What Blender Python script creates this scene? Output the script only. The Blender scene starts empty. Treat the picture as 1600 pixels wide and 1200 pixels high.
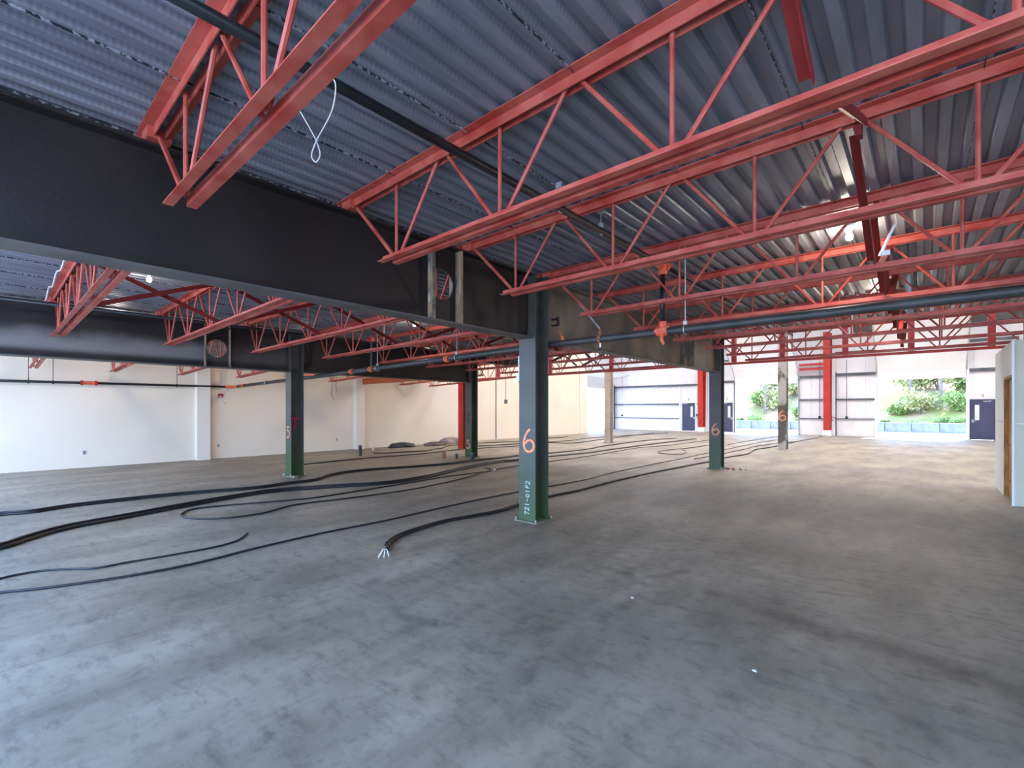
import bpy, math, random
from mathutils import Vector, Matrix

C = bpy.context.scene.collection
scene = bpy.context.scene
PI = math.pi

# ------------------------------------------------------------------ camera
cd = bpy.data.cameras.new('camera')
cam = bpy.data.objects.new('camera', cd)
C.objects.link(cam)
cam.location = (0, 0, 1.593)
cam.rotation_euler = (PI / 2, 0, 0.72)
cd.sensor_width = 36.0
cd.lens = 36.0 * 728.7 / 1600.0
cd.shift_x = -5.5 / 1600.0
cd.shift_y = 40.3 / 1600.0
cd.clip_start = 0.05
cd.clip_end = 400
scene.camera = cam

# ------------------------------------------------------------------ sky, sun, exposure
w = bpy.data.worlds.new('world')
scene.world = w
w.use_nodes = True
nt = w.node_tree
bg = nt.nodes['Background']
tc = nt.nodes.new('ShaderNodeTexCoord')
sep = nt.nodes.new('ShaderNodeSeparateXYZ')
nt.links.new(tc.outputs['Generated'], sep.inputs[0])
ramp = nt.nodes.new('ShaderNodeValToRGB')
ramp.color_ramp.elements[0].position = 0.0
ramp.color_ramp.elements[0].color = (0.44, 0.64, 1.0, 1)
ramp.color_ramp.elements[1].position = 0.7
ramp.color_ramp.elements[1].color = (0.28, 0.50, 1.0, 1)
nt.links.new(sep.outputs['Z'], ramp.inputs[0])
nt.links.new(ramp.outputs[0], bg.inputs['Color'])
bg.inputs['Strength'].default_value = SKY = 3.8

sd = bpy.data.lights.new('sun', 'SUN')
sd.energy = 6.0
sd.angle = math.radians(1.5)
sd.color = (1.0, 0.90, 0.76)
sun = bpy.data.objects.new('sun', sd)
C.objects.link(sun)
sun.rotation_euler = (math.radians(-38), math.radians(12), 0)   # high sun over the far doors

scene.view_settings.view_transform = 'Standard'
scene.view_settings.look = 'None'
scene.view_settings.gamma = 1.0
scene.view_settings.use_curve_mapping = False
scene.view_settings.exposure = 1.6

# ------------------------------------------------------------------ materials
def srgb(r, g, b):
    f = lambda v: (v / 255) / 12.92 if v / 255 <= 0.04045 else ((v / 255 + 0.055) / 1.055) ** 2.4
    return (f(r), f(g), f(b), 1)

def mat(name, c1, c2=None, scale=6.0, rough=0.55, metal=0.0, bump=0.0, detail=5.0, stretch=(1, 1, 1), lo=0.35, hi=0.65, emis=None, es=0.0, bscale=None, spec=0.5):
    m = bpy.data.materials.new(name)
    m.use_nodes = True
    n = m.node_tree.nodes; l = m.node_tree.links
    b = n['Principled BSDF']
    b.inputs['Roughness'].default_value = rough
    b.inputs['Metallic'].default_value = metal
    b.inputs['Specular IOR Level'].default_value = spec
    tcn = n.new('ShaderNodeTexCoord')
    mp = n.new('ShaderNodeMapping'); mp.inputs['Scale'].default_value = stretch
    l.new(tcn.outputs['Object'], mp.inputs[0])
    no = n.new('ShaderNodeTexNoise'); no.inputs['Scale'].default_value = scale; no.inputs['Detail'].default_value = detail
    l.new(mp.outputs[0], no.inputs['Vector'])
    r = n.new('ShaderNodeValToRGB')
    r.color_ramp.elements[0].position = lo; r.color_ramp.elements[0].color = c1
    r.color_ramp.elements[1].position = hi; r.color_ramp.elements[1].color = c2 or c1
    l.new(no.outputs[0], r.inputs[0])
    l.new(r.outputs[0], b.inputs['Base Color'])
    if bump:
        bn = n.new('ShaderNodeBump'); bn.inputs['Strength'].default_value = bump
        bn.inputs['Distance'].default_value = 0.02
        n2 = n.new('ShaderNodeTexNoise'); n2.inputs['Scale'].default_value = bscale or scale * 4
        n2.inputs['Detail'].default_value = 6
        l.new(mp.outputs[0], n2.inputs['Vector']); l.new(n2.outputs[0], bn.inputs['Height'])
        l.new(bn.outputs[0], b.inputs['Normal'])
    if emis:
        b.inputs['Emission Color'].default_value = emis
        b.inputs['Emission Strength'].default_value = es
    m['out'] = 1
    return m

M = {}
M['joist'] = mat('red_primer', srgb(170, 56, 42), srgb(194, 98, 80), 5, 0.5, bump=0.15, stretch=(1, 1, 1))
M['bridging'] = mat('dark_red_primer', srgb(128, 30, 26), srgb(140, 42, 36), 4, 0.5)
M['frame_red'] = mat('bright_red_paint', srgb(172, 36, 24), srgb(184, 48, 32), 3, 0.45)
M['girder'] = mat('black_steel', srgb(30, 25, 23), srgb(46, 39, 36), 1.3, 0.48, 0.1, bump=0.08, lo=0.3, hi=0.75, bscale=30)
M['flange'] = mat('bounce_lit_flange', srgb(78, 74, 71), srgb(98, 93, 89), 3, 0.5, 0.1)  # paler undersides: bounced light and sheen put into the colour
M['girder_banded'] = mat('banded_black_steel', srgb(38, 33, 33), srgb(54, 47, 46), 1.3, 0.42, 0.2)
M['stiff'] = mat('rusty_stiffener', srgb(92, 86, 80), srgb(172, 142, 108), 7, 0.6, lo=0.4, hi=0.62, stretch=(1, 1, .5))
M['column'] = mat('grey_green_column', srgb(68, 66, 58), srgb(84, 81, 72), 2.2, 0.5, 0.15, lo=0.3, hi=0.7)
M['column_pale'] = mat('pale_column', srgb(176, 160, 138), srgb(196, 182, 160), 2.2, 0.6)
M['column_brown'] = mat('weathered_column', srgb(92, 82, 72), srgb(176, 170, 158), 1.6, 0.6, lo=0.47, hi=0.52, stretch=(1, 1, .6))
M['deck'] = mat('galvanised_deck', srgb(126, 127, 134), srgb(152, 153, 159), 2.5, 0.42, 0.3, bump=0.1, stretch=(3, .4, 1), bscale=20)
M['seam'] = mat('deck_seam', srgb(44, 46, 52), srgb(170, 171, 175), 40, 0.5, 0.2, lo=0.5, hi=0.56, stretch=(1, 1, 1))
M['galv'] = mat('galvanised_fitting', srgb(170, 175, 178), srgb(210, 214, 216), 12, 0.35, 0.6)
M['blackpipe'] = mat('black_pipe', srgb(26, 27, 30), srgb(42, 43, 46), 4, 0.35, 0.2)
M['greypipe'] = mat('grey_pipe', srgb(52, 50, 47), srgb(72, 69, 64), 3, 0.5, 0.1)
M['orange'] = mat('orange_fitting', srgb(214, 78, 44), srgb(232, 112, 70), 14, 0.45)
M['rust'] = mat('rusty_fitting', srgb(110, 58, 30), srgb(176, 112, 70), 25, 0.7)
M['wall'] = mat('cream_wall', srgb(234, 217, 191), srgb(240, 224, 200), 0.6, 0.75, bump=0.03, bscale=60)
M['pilaster'] = mat('pale_pilaster', srgb(234, 222, 200), srgb(238, 226, 206), 0.8, 0.7)
M['liner'] = mat('white_liner', srgb(226, 224, 226), srgb(238, 237, 238), 0.9, 0.5, bump=0.35, bscale=3.0, stretch=(1, 1, .5))
M['base'] = mat('white_concrete_base', srgb(228, 224, 222), srgb(238, 236, 234), 2, 0.7)
M['girt'] = mat('dark_girt', srgb(74, 78, 84), srgb(100, 104, 110), 3, 0.5, 0.2)
M['white'] = mat('white_panel', srgb(236, 236, 236), srgb(244, 244, 244), 1.0, 0.5)
M['bluedoor'] = mat('slate_blue_door', srgb(62, 68, 98), srgb(72, 78, 108), 1.5, 0.45)
M['gyp'] = mat('gypsum_board', srgb(208, 212, 204), srgb(216, 219, 212), 1.2, 0.8)
M['gypg'] = mat('green_gypsum_board', srgb(208, 206, 180), srgb(216, 213, 190), 1.2, 0.8)
M['osb'] = mat('plywood_sheet', srgb(150, 104, 52), srgb(192, 146, 84), 9, 0.7, lo=0.4, hi=0.6, stretch=(1, 1, .3))
M['osbmark'] = mat('plywood_knot', srgb(84, 54, 28), None, 5, 0.8)
M['glulam'] = mat('orange_timber', srgb(176, 78, 36), srgb(198, 98, 50), 3, 0.6, stretch=(.3, 4, 4))
M['cable'] = mat('black_cable', srgb(24, 23, 25), srgb(38, 36, 38), 6, 0.45)
M['wire'] = mat('white_wire', srgb(214, 208, 200), srgb(232, 226, 218), 6, 0.6)
M['paint_orange'] = mat('orange_spray', srgb(240, 132, 84), srgb(248, 164, 118), 22, 0.7)
M['paint_red'] = mat('red_spray', srgb(214, 40, 40), srgb(226, 70, 62), 22, 0.7)
M['paint_pink'] = mat('pink_spray', srgb(206, 22, 78), srgb(222, 40, 96), 22, 0.7)
M['chalk'] = mat('white_chalk', srgb(196, 206, 190), srgb(222, 228, 216), 22, 0.8)
M['blackmark'] = mat('black_marker', srgb(20, 20, 22), None, 5, 0.8)
M['ceramic'] = mat('white_ceramic', srgb(232, 232, 234), srgb(240, 240, 242), 3, 0.3)
M['bulb'] = mat('white_bulb', srgb(240, 240, 240), None, 3, 0.2)
M['bulblit'] = mat('lit_bulb', srgb(255, 250, 240), None, 3, 0.2, emis=(1, 0.93, 0.82, 1), es=25)
M['bulbsoft'] = mat('soft_bulb', srgb(245, 245, 250), None, 3, 0.2, emis=(.95, 0.95, 1, 1), es=.5)
M['tarp'] = mat('black_tarp', srgb(26, 26, 27), srgb(46, 45, 46), 8, 0.35, bump=0.5)
M['sack'] = mat('brown_sacking', srgb(70, 52, 44), srgb(128, 108, 98), 6, 0.85, bump=0.6)
M['sackp'] = mat('pink_grey_sacking', srgb(128, 110, 104), srgb(164, 144, 136), 6, 0.85, bump=0.6)
M['strobe'] = mat('red_strobe', srgb(176, 26, 22), None, 3, 0.4)
M['grout'] = mat('pale_grout', srgb(96, 98, 72), srgb(136, 134, 106), 14, 0.85)
M['asphalt'] = mat('pale_pavement', srgb(190, 186, 180), srgb(206, 202, 196), 1.5, 0.85)
M['block'] = mat('concrete_block', srgb(104, 108, 118), srgb(124, 128, 138), 2, 0.85, bump=0.3)
M['bank'] = mat('dry_bank', srgb(170, 148, 108), srgb(128, 130, 66), 0.5, 0.9, bump=0.5, lo=0.4, hi=0.6)
M['leaf'] = mat('light_leaves', srgb(100, 126, 56), srgb(138, 152, 84), 1.5, 0.7)
M['leafy'] = mat('yellow_leaves', srgb(150, 154, 92), srgb(178, 172, 120), 1.5, 0.7)
M['leafd'] = mat('green_leaves', srgb(74, 104, 44), srgb(108, 132, 66), 1.5, 0.7)
M['bark'] = mat('grey_bark', srgb(104, 90, 82), srgb(134, 120, 110), 4, 0.9)
M['glass'] = mat('pale_glass', srgb(226, 232, 236), None, 3, 0.1)
def translucent():
    m = bpy.data.materials.new('warm_fill_sheet'); m.use_nodes = True
    n = m.node_tree.nodes; l = m.node_tree.links; n.remove(n['Principled BSDF'])
    t = n.new('ShaderNodeBsdfTranslucent'); t.inputs['Color'].default_value = (.92, .73, .54, 1)
    l.new(t.outputs[0], n['Material Output'].inputs['Surface']); return m
M['added_skylight'] = translucent()  # sheet of the unseen roof strips added to warm and brighten the hall
M['roofdark'] = mat('dark_roof_strip', srgb(70, 68, 66), srgb(92, 90, 86), 3, 0.6)

# green tint on the foot of the columns, fading out upwards
def foot_tint(m, col, z0, z1):
    n = m.node_tree.nodes; l = m.node_tree.links
    b = n['Principled BSDF']
    src = b.inputs['Base Color'].links[0].from_socket
    g = n.new('ShaderNodeTexCoord'); s = n.new('ShaderNodeSeparateXYZ'); l.new(g.outputs['Object'], s.inputs[0])
    mr = n.new('ShaderNodeMapRange'); mr.inputs['From Min'].default_value = z0; mr.inputs['From Max'].default_value = z1
    mr.inputs['To Min'].default_value = 0.75; mr.inputs['To Max'].default_value = 0
    l.new(s.outputs['Z'], mr.inputs['Value'])
    mx = n.new('ShaderNodeMix'); mx.data_type = 'RGBA'
    l.new(mr.outputs[0], mx.inputs['Factor']); l.new(src, mx.inputs['A']); mx.inputs['B'].default_value = col
    l.new(mx.outputs['Result'], b.inputs['Base Color'])
foot_tint(M['column'], srgb(58, 86, 34), 0.0, 1.1)

# pale band along the lower half of the far girder's web
def pale_band(m):
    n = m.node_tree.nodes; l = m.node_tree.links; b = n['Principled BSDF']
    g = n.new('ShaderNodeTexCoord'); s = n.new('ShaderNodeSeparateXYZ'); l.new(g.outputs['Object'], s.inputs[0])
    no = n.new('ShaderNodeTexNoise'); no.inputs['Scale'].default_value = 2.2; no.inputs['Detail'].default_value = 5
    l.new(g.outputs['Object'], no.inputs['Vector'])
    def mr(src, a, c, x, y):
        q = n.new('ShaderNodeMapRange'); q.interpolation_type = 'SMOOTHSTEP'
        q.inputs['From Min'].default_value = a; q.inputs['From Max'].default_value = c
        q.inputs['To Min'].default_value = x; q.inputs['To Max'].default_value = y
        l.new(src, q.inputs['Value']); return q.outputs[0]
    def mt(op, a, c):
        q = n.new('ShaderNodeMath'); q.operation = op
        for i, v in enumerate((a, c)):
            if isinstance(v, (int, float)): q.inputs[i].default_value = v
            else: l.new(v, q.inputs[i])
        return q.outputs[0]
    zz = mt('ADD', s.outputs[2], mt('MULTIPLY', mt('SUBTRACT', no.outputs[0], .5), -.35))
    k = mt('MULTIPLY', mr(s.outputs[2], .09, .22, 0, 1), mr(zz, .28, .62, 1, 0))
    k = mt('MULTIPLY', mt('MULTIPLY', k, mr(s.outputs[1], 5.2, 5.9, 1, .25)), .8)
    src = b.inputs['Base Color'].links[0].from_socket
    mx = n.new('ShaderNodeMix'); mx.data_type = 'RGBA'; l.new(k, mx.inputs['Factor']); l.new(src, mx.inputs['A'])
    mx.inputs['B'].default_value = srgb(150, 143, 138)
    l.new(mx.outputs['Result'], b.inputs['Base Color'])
pale_band(M['girder_banded'])

# embossed dashes on one slope of every deck flute
def emboss(m):
    n = m.node_tree.nodes; l = m.node_tree.links; b = n['Principled BSDF']
    g = n.new('ShaderNodeTexCoord'); s = n.new('ShaderNodeSeparateXYZ'); l.new(g.outputs['Object'], s.inputs[0])
    def mt(op, a, c):
        q = n.new('ShaderNodeMath'); q.operation = op
        for i, v in enumerate((a, c)):
            if isinstance(v, (int, float)): q.inputs[i].default_value = v
            elif v is not None: l.new(v, q.inputs[i])
        return q.outputs[0]
    fx = mt('FRACT', mt('DIVIDE', mt('ADD', s.outputs[0], 17.4), .152), None)
    mask = mt('MULTIPLY', mt('GREATER_THAN', fx, .39), mt('LESS_THAN', fx, .52))
    fy = mt('GREATER_THAN', mt('FRACT', mt('DIVIDE', s.outputs[1], .032), None), .5)
    k = mt('MULTIPLY', mt('MULTIPLY', mask, fy), .2)
    src = b.inputs['Base Color'].links[0].from_socket
    mx = n.new('ShaderNodeMix'); mx.data_type = 'RGBA'; l.new(k, mx.inputs['Factor']); l.new(src, mx.inputs['A'])
    mx.inputs['B'].default_value = srgb(60, 62, 70)
    l.new(mx.outputs['Result'], b.inputs['Base Color'])
emboss(M['deck'])

# floor: trowelled concrete with saw-cut joints, stains and streaks
def floor_mat():
    m = bpy.data.materials.new('trowelled_concrete'); m.use_nodes = True
    n = m.node_tree.nodes; l = m.node_tree.links; b = n['Principled BSDF']
    tcn = n.new('ShaderNodeTexCoord'); P = tcn.outputs['Object']
    s = n.new('ShaderNodeSeparateXYZ'); l.new(P, s.inputs[0])
    def noise(scale, detail=6, st=(1, 1, 1), rough=0.6, rot=0):
        mp = n.new('ShaderNodeMapping'); mp.inputs['Scale'].default_value = st; mp.inputs['Rotation'].default_value = (0, 0, rot)
        l.new(P, mp.inputs[0])
        a = n.new('ShaderNodeTexNoise'); a.inputs['Scale'].default_value = scale; a.inputs['Detail'].default_value = detail
        a.inputs['Roughness'].default_value = rough
        l.new(mp.outputs[0], a.inputs['Vector']); return a.outputs[0]
    def ramp(src, a, ca, bb, cb):
        r = n.new('ShaderNodeValToRGB'); e = r.color_ramp.elements
        e[0].position = a; e[0].color = ca; e[1].position = bb; e[1].color = cb
        l.new(src, r.inputs[0]); return r.outputs[0]
    def math_(op, a, bv, c=None):
        q = n.new('ShaderNodeMath'); q.operation = op
        for i, v in enumerate((a, bv, c)):
            if v is None: continue
            if isinstance(v, (int, float)): q.inputs[i].default_value = v
            else: l.new(v, q.inputs[i])
        return q.outputs[0]
    def mul(a, bcol, fac=1.0):
        mx = n.new('ShaderNodeMix'); mx.data_type = 'RGBA'; mx.blend_type = 'MULTIPLY'
        if isinstance(fac, float): mx.inputs['Factor'].default_value = fac
        else: l.new(fac, mx.inputs['Factor'])
        l.new(a, mx.inputs['A'])
        if isinstance(bcol, tuple): mx.inputs['B'].default_value = bcol
        else: l.new(bcol, mx.inputs['B'])
        return mx.outputs['Result']
    col = ramp(noise(0.55, 8), 0.3, srgb(136, 124, 104), 0.7, srgb(178, 163, 140))
    col = mul(col, ramp(noise(1.6, 10, (1, .35, 1), .65, .6), 0.38, (0.60, 0.60, 0.60, 1), 0.58, (1, 1, 1, 1)), 0.85)
    col = mul(col, ramp(noise(9, 8, (1, 1, 1), .7), 0.36, (0.72, 0.72, 0.72, 1), 0.5, (1, 1, 1, 1)), 0.8)
    col = mul(col, ramp(noise(3.2, 8, (1, 2.6, 1), .7, -.35), 0.33, (0.5, 0.5, 0.52, 1), 0.47, (1, 1, 1, 1)), 0.7)
    X = s.outputs[0]; Y = s.outputs[1]
    # saw cuts
    masks = []
    for jx in (-4.215, -11.4):
        masks.append(math_('LESS_THAN', math_('ABSOLUTE', math_('SUBTRACT', X, jx), 0), 0.0035))
    for jy in (5.02, 13.1, 21.0):
        masks.append(math_('LESS_THAN', math_('ABSOLUTE', math_('SUBTRACT', Y, jy), 0), 0.0035))
    k = masks[0]
    for q in masks[1:]: k = math_('MAXIMUM', k, q)
    col = mul(col, (0.50, 0.46, 0.44, 1), k)
    # dark drag streak in front of the camera on the right: a stain running along x at y about 4
    wob = math_('MULTIPLY', math_('SUBTRACT', noise(1.3, 4), 0.5), 0.7)
    d = math_('ABSOLUTE', math_('SUBTRACT', math_('ADD', Y, wob), math_('MULTIPLY_ADD', X, -0.14, 3.93)), 0)
    st = n.new('ShaderNodeMapRange'); st.inputs['From Min'].default_value = 0.02; st.inputs['From Max'].default_value = 0.16
    st.inputs['To Min'].default_value = 1; st.inputs['To Max'].default_value = 0; l.new(d, st.inputs['Value'])
    xm = n.new('ShaderNodeMapRange'); xm.inputs['From Min'].default_value = -1.5; xm.inputs['From Max'].default_value = -0.9
    l.new(X, xm.inputs['Value'])
    f = math_('MULTIPLY', math_('MULTIPLY', st.outputs[0], xm.outputs[0]), 0.55)
    col = mul(col, (0.35, 0.34, 0.34, 1), f)
    # arc shaped tyre scuffs around a point
    for (cx, cy, R, a0) in ((-3.1, 3.4, 1.25, .3), (-0.9, 2.6, 1.0, .25), (-2.3, 4.6, 0.5, .3), (-1.1, 4.5, 0.42, .25)):
        dx = math_('SUBTRACT', X, cx); dy = math_('SUBTRACT', Y, cy)
        rr = math_('SQRT', math_('ADD', math_('MULTIPLY', dx, dx), math_('MULTIPLY', dy, dy)), 0)
        band = n.new('ShaderNodeMapRange'); band.inputs['From Min'].default_value = 0.03; band.inputs['From Max'].default_value = 0.09
        band.inputs['To Min'].default_value = 1; band.inputs['To Max'].default_value = 0
        l.new(math_('ABSOLUTE', math_('SUBTRACT', rr, R), 0), band.inputs['Value'])
        gate = n.new('ShaderNodeMapRange'); gate.inputs['From Min'].default_value = 0.48; gate.inputs['From Max'].default_value = 0.62
        l.new(noise(3.0, 5), gate.inputs['Value'])
        col = mul(col, (0.5, 0.5, 0.52, 1), math_('MULTIPLY', math_('MULTIPLY', band.outputs[0], gate.outputs[0]), a0 + .25))
    l.new(col, b.inputs['Base Color'])
    rg = n.new('ShaderNodeMapRange'); rg.inputs['To Min'].default_value = 0.42; rg.inputs['To Max'].default_value = 0.72
    l.new(noise(1.1, 6), rg.inputs['Value']); l.new(rg.outputs[0], b.inputs['Roughness'])
    bn = n.new('ShaderNodeBump'); bn.inputs['Strength'].default_value = 0.12; bn.inputs['Distance'].default_value = 0.01
    l.new(noise(14, 8), bn.inputs['Height']); l.new(bn.outputs[0], b.inputs['Normal'])
    return m
M['floor'] = floor_mat()

# ------------------------------------------------------------------ mesh helpers
class MB:
    def __init__(s): s.v = []; s.f = []
    def add(s, v, f):
        o = len(s.v); s.v += [tuple(q) for q in v]; s.f += [tuple(i + o for i in q) for q in f]; return s
    def box(s, x0, x1, y0, y1, z0, z1):
        v = [(x, y, z) for z in (z0, z1) for y in (y0, y1) for x in (x0, x1)]
        return s.add(v, [(0, 2, 3, 1), (4, 5, 7, 6), (0, 1, 5, 4), (2, 6, 7, 3), (0, 4, 6, 2), (1, 3, 7, 5)])
    def prism(s, prof, axis, a, b):
        """prof: 2D polygon; axis 'x': prof=(y,z), 'y': prof=(x,z), 'z': prof=(x,y)"""
        n = len(prof)
        def P(p, t):
            return {'x': (t, p[0], p[1]), 'y': (p[0], t, p[1]), 'z': (p[0], p[1], t)}[axis]
        v = [P(p, a) for p in prof] + [P(p, b) for p in prof]
        f = [tuple(range(n))[::-1], tuple(range(n, 2 * n))] + [(i, (i + 1) % n, n + (i + 1) % n, n + i) for i in range(n)]
        return s.add(v, f)
    def tube(s, pts, r, n=8, cap=True):
        pts = [Vector(p) for p in pts]
        rr = r if isinstance(r, (list, tuple)) else [r] * len(pts)
        rings = []
        prevn = None
        for i, p in enumerate(pts):
            t = (pts[min(i + 1, len(pts) - 1)] - pts[max(i - 1, 0)])
            if t.length < 1e-9: t = Vector((0, 0, 1))
            t.normalize()
            if prevn is None:
                a = Vector((0, 0, 1)) if abs(t.z) < 0.9 else Vector((1, 0, 0))
            else: a = prevn
            nn = (a - t * a.dot(t))
            if nn.length < 1e-6: nn = t.orthogonal()
            nn.normalize(); prevn = nn; bb = t.cross(nn)
            rings.append([p + (nn * math.cos(2 * PI * k / n) + bb * math.sin(2 * PI * k / n)) * rr[i] for k in range(n)])
        v = [q for ring in rings for q in ring]; f = []
        for i in range(len(pts) - 1):
            for k in range(n):
                f.append((i * n + k, i * n + (k + 1) % n, (i + 1) * n + (k + 1) % n, (i + 1) * n + k))
        if cap:
            f.append(tuple(range(n))[::-1]); f.append(tuple(range((len(pts) - 1) * n, len(pts) * n)))
        return s.add(v, f)
    def bar(s, a, b, w, h):
        """flat rectangular bar from a to b"""
        a = Vector(a); b = Vector(b); t = (b - a).normalized()
        u = t.cross(Vector((0, 0, 1)))
        if u.length < 1e-4: u = Vector((1, 0, 0))
        u.normalize(); q = t.cross(u)
        v = []
        for p in (a, b):
            for (i, j) in ((-1, -1), (1, -1), (1, 1), (-1, 1)): v.append(p + u * w / 2 * i + q * h / 2 * j)
        return s.add(v, [(3, 2, 1, 0), (4, 5, 6, 7), (0, 1, 5, 4), (1, 2, 6, 5), (2, 3, 7, 6), (3, 0, 4, 7)])
    def angle(s, a, b, w, t=0.006):
        """L section from a to b"""
        s.bar(a, b, w, t)
        a = Vector(a); b = Vector(b); d = (b - a).normalized(); u = d.cross(Vector((0, 0, 1)))
        if u.length < 1e-4: u = Vector((1, 0, 0))
        u.normalize(); q = d.cross(u)
        o = u * (w / 2) + q * (w / 2)
        return s.bar(a + o, b + o, t, w)
    def lathe(s, prof, c=(0, 0, 0), n=16):
        """prof: (r,z) list"""
        v = []; f = []
        for (r, z) in prof:
            for k in range(n): v.append((c[0] + r * math.cos(2 * PI * k / n), c[1] + r * math.sin(2 * PI * k / n), c[2] + z))
        for i in range(len(prof) - 1):
            for k in range(n): f.append((i * n + k, i * n + (k + 1) % n, (i + 1) * n + (k + 1) % n, (i + 1) * n + k))
        f.append(tuple(range(n))[::-1]); f.append(tuple(range((len(prof) - 1) * n, len(prof) * n)))
        return s.add(v, f)
    def build(s, name, m, parent=None, smooth=False, bevel=0):
        me = bpy.data.meshes.new(name); me.from_pydata(s.v, [], s.f); me.update()
        import bmesh
        bm = bmesh.new(); bm.from_mesh(me); bmesh.ops.recalc_face_normals(bm, faces=bm.faces); bm.to_mesh(me); bm.free()
        me.materials.append(m)
        if smooth:
            for p in me.polygons: p.use_smooth = True
        o = bpy.data.objects.new(name, me); C.objects.link(o)
        if parent: o.parent = parent
        if bevel:
            md = o.modifiers.new('bevel', 'BEVEL'); md.width = bevel; md.segments = 2; md.limit_method = 'ANGLE'
        return o

def tag(o, label=None, cat=None, group=None, kind=None):
    if label: o['label'] = label
    if cat: o['category'] = cat
    if group: o['group'] = group
    if kind: o['kind'] = kind
    return o
def thing(name, label, cat, loc=(0, 0, 0), rz=0, group=None):
    o = bpy.data.objects.new(name, None); C.objects.link(o); o.empty_display_size = 0.1
    o.location = loc; o.rotation_euler = (0, 0, rz)
    return tag(o, label, cat, group)
def copy_tree(o, parent=None):
    c = o.copy(); C.objects.link(c); c.parent = parent
    for ch in KIDS.get(o.name, [x for x in bpy.data.objects if x.parent == o]): copy_tree(ch, c)
    return c
KIDS = {}
def struct(name, mb, m, parent=None, **k):
    o = mb.build(name, m, parent, **k)
    if not parent: o['kind'] = 'structure'
    return o

def smooth_path(P, per=6):
    P = [Vector(p) for p in P]
    if len(P) < 3: return P
    Q = [P[0] * 2 - P[1]] + P + [P[-1] * 2 - P[-2]]
    out = []
    for i in range(1, len(Q) - 2):
        a, b, c, d = Q[i - 1], Q[i], Q[i + 1], Q[i + 2]
        # centripetal Catmull-Rom
        t0 = 0; t1 = t0 + max((b - a).length, 1e-6) ** .5; t2 = t1 + max((c - b).length, 1e-6) ** .5; t3 = t2 + max((d - c).length, 1e-6) ** .5
        for k in range(per):
            t = t1 + (t2 - t1) * k / per
            A1 = a * ((t1 - t) / (t1 - t0)) + b * ((t - t0) / (t1 - t0))
            A2 = b * ((t2 - t) / (t2 - t1)) + c * ((t - t1) / (t2 - t1))
            A3 = c * ((t3 - t) / (t3 - t2)) + d * ((t - t2) / (t3 - t2))
            B1 = A1 * ((t2 - t) / (t2 - t0)) + A2 * ((t - t0) / (t2 - t0))
            B2 = A2 * ((t3 - t) / (t3 - t1)) + A3 * ((t - t1) / (t3 - t1))
            out.append(B1 * ((t2 - t) / (t2 - t1)) + B2 * ((t - t1) / (t2 - t1)))
    out.append(P[-1])
    return out

# stroke glyphs in a 1 x 1.6 box
GLY = {
 '6': [[(.62, 1.6), (.34, 1.35), (.12, .95), (.04, .5), (.2, .1), (.55, 0), (.9, .2), (.95, .52), (.75, .78), (.42, .78), (.14, .55)]],
 '5': [[(.9, 1.55), (.25, 1.55), (.2, 1.0), (.6, 1.02), (.9, .75), (.85, .25), (.45, 0), (.08, .2)]],
 'T': [[(.0, 1.45), (.5, 1.55), (1, 1.5)], [(.5, 1.5), (.52, .8), (.48, 0)]],
 '7': [[(.05, 1.5), (.95, 1.55), (.6, .8), (.4, 0)]],
 '2': [[(.1, 1.2), (.35, 1.55), (.75, 1.45), (.8, 1.05), (.45, .5), (.1, .05), (.5, .1), (.95, .0)]],
 '1': [[(.45, 1.55), (.5, .8), (.5, 0)]],
 '-': [[(.15, .75), (.85, .8)]],
 '0': [[(.5, 1.3), (.15, 1.0), (.15, .35), (.5, .1), (.85, .35), (.85, 1.0), (.5, 1.3)]],
 'P': [[(.25, 0), (.3, 1.5)], [(.3, 1.5), (.75, 1.5), (.9, 1.1), (.65, .8), (.28, .8)]],
 '3': [[(.1, 1.4), (.5, 1.58), (.85, 1.25), (.45, .85), (.9, .5), (.6, .05), (.1, .15)]],
 '4': [[(.7, 0), (.7, 1.55), (.1, .5), (.95, .5)]],
 '9': [[(.85, 1.1), (.5, .8), (.15, 1.1), (.45, 1.5), (.85, 1.2), (.75, .5), (.45, 0)]],
 'L': [[(.2, 1.5), (.2, .1), (.8, .1)]],
 'F': [[(.2, 0), (.2, 1.5), (.85, 1.5)], [(.2, .8), (.7, .8)]],
}
def glyph(mb, ch, org, u, v, size, width, nrm, sm=True):
    """ribbon strokes; u,v unit vectors on the face, nrm outwards, size = width of the unit box"""
    org = Vector(org); u = Vector(u); v = Vector(v); nrm = Vector(nrm)
    for st in GLY[ch]:
        pts = [org + u * (p[0] * size) + v * (p[1] * size) for p in st]
        pts = smooth_path(pts, 5) if (sm and ch not in '4LF5') else pts
        L = []
        for i, p in enumerate(pts):
            t = (pts[min(i + 1, len(pts) - 1)] - pts[max(i - 1, 0)]).normalized()
            sd_ = t.cross(nrm)
            L.append((p - sd_ * width / 2, p + sd_ * width / 2))
        vv = []; ff = []
        for a, b in L: vv += [a + nrm * .0015, b + nrm * .0015, b - nrm * .0005, a - nrm * .0005]
        for i in range(len(L) - 1):
            for k in range(4): ff.append((i * 4 + k, i * 4 + (k + 1) % 4, i * 4 + 4 + (k + 1) % 4, i * 4 + 4 + k))
        ff.append((0, 1, 2, 3)); e = (len(L) - 1) * 4; ff.append((e + 3, e + 2, e + 1, e))
        mb.add(vv, ff)

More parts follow.
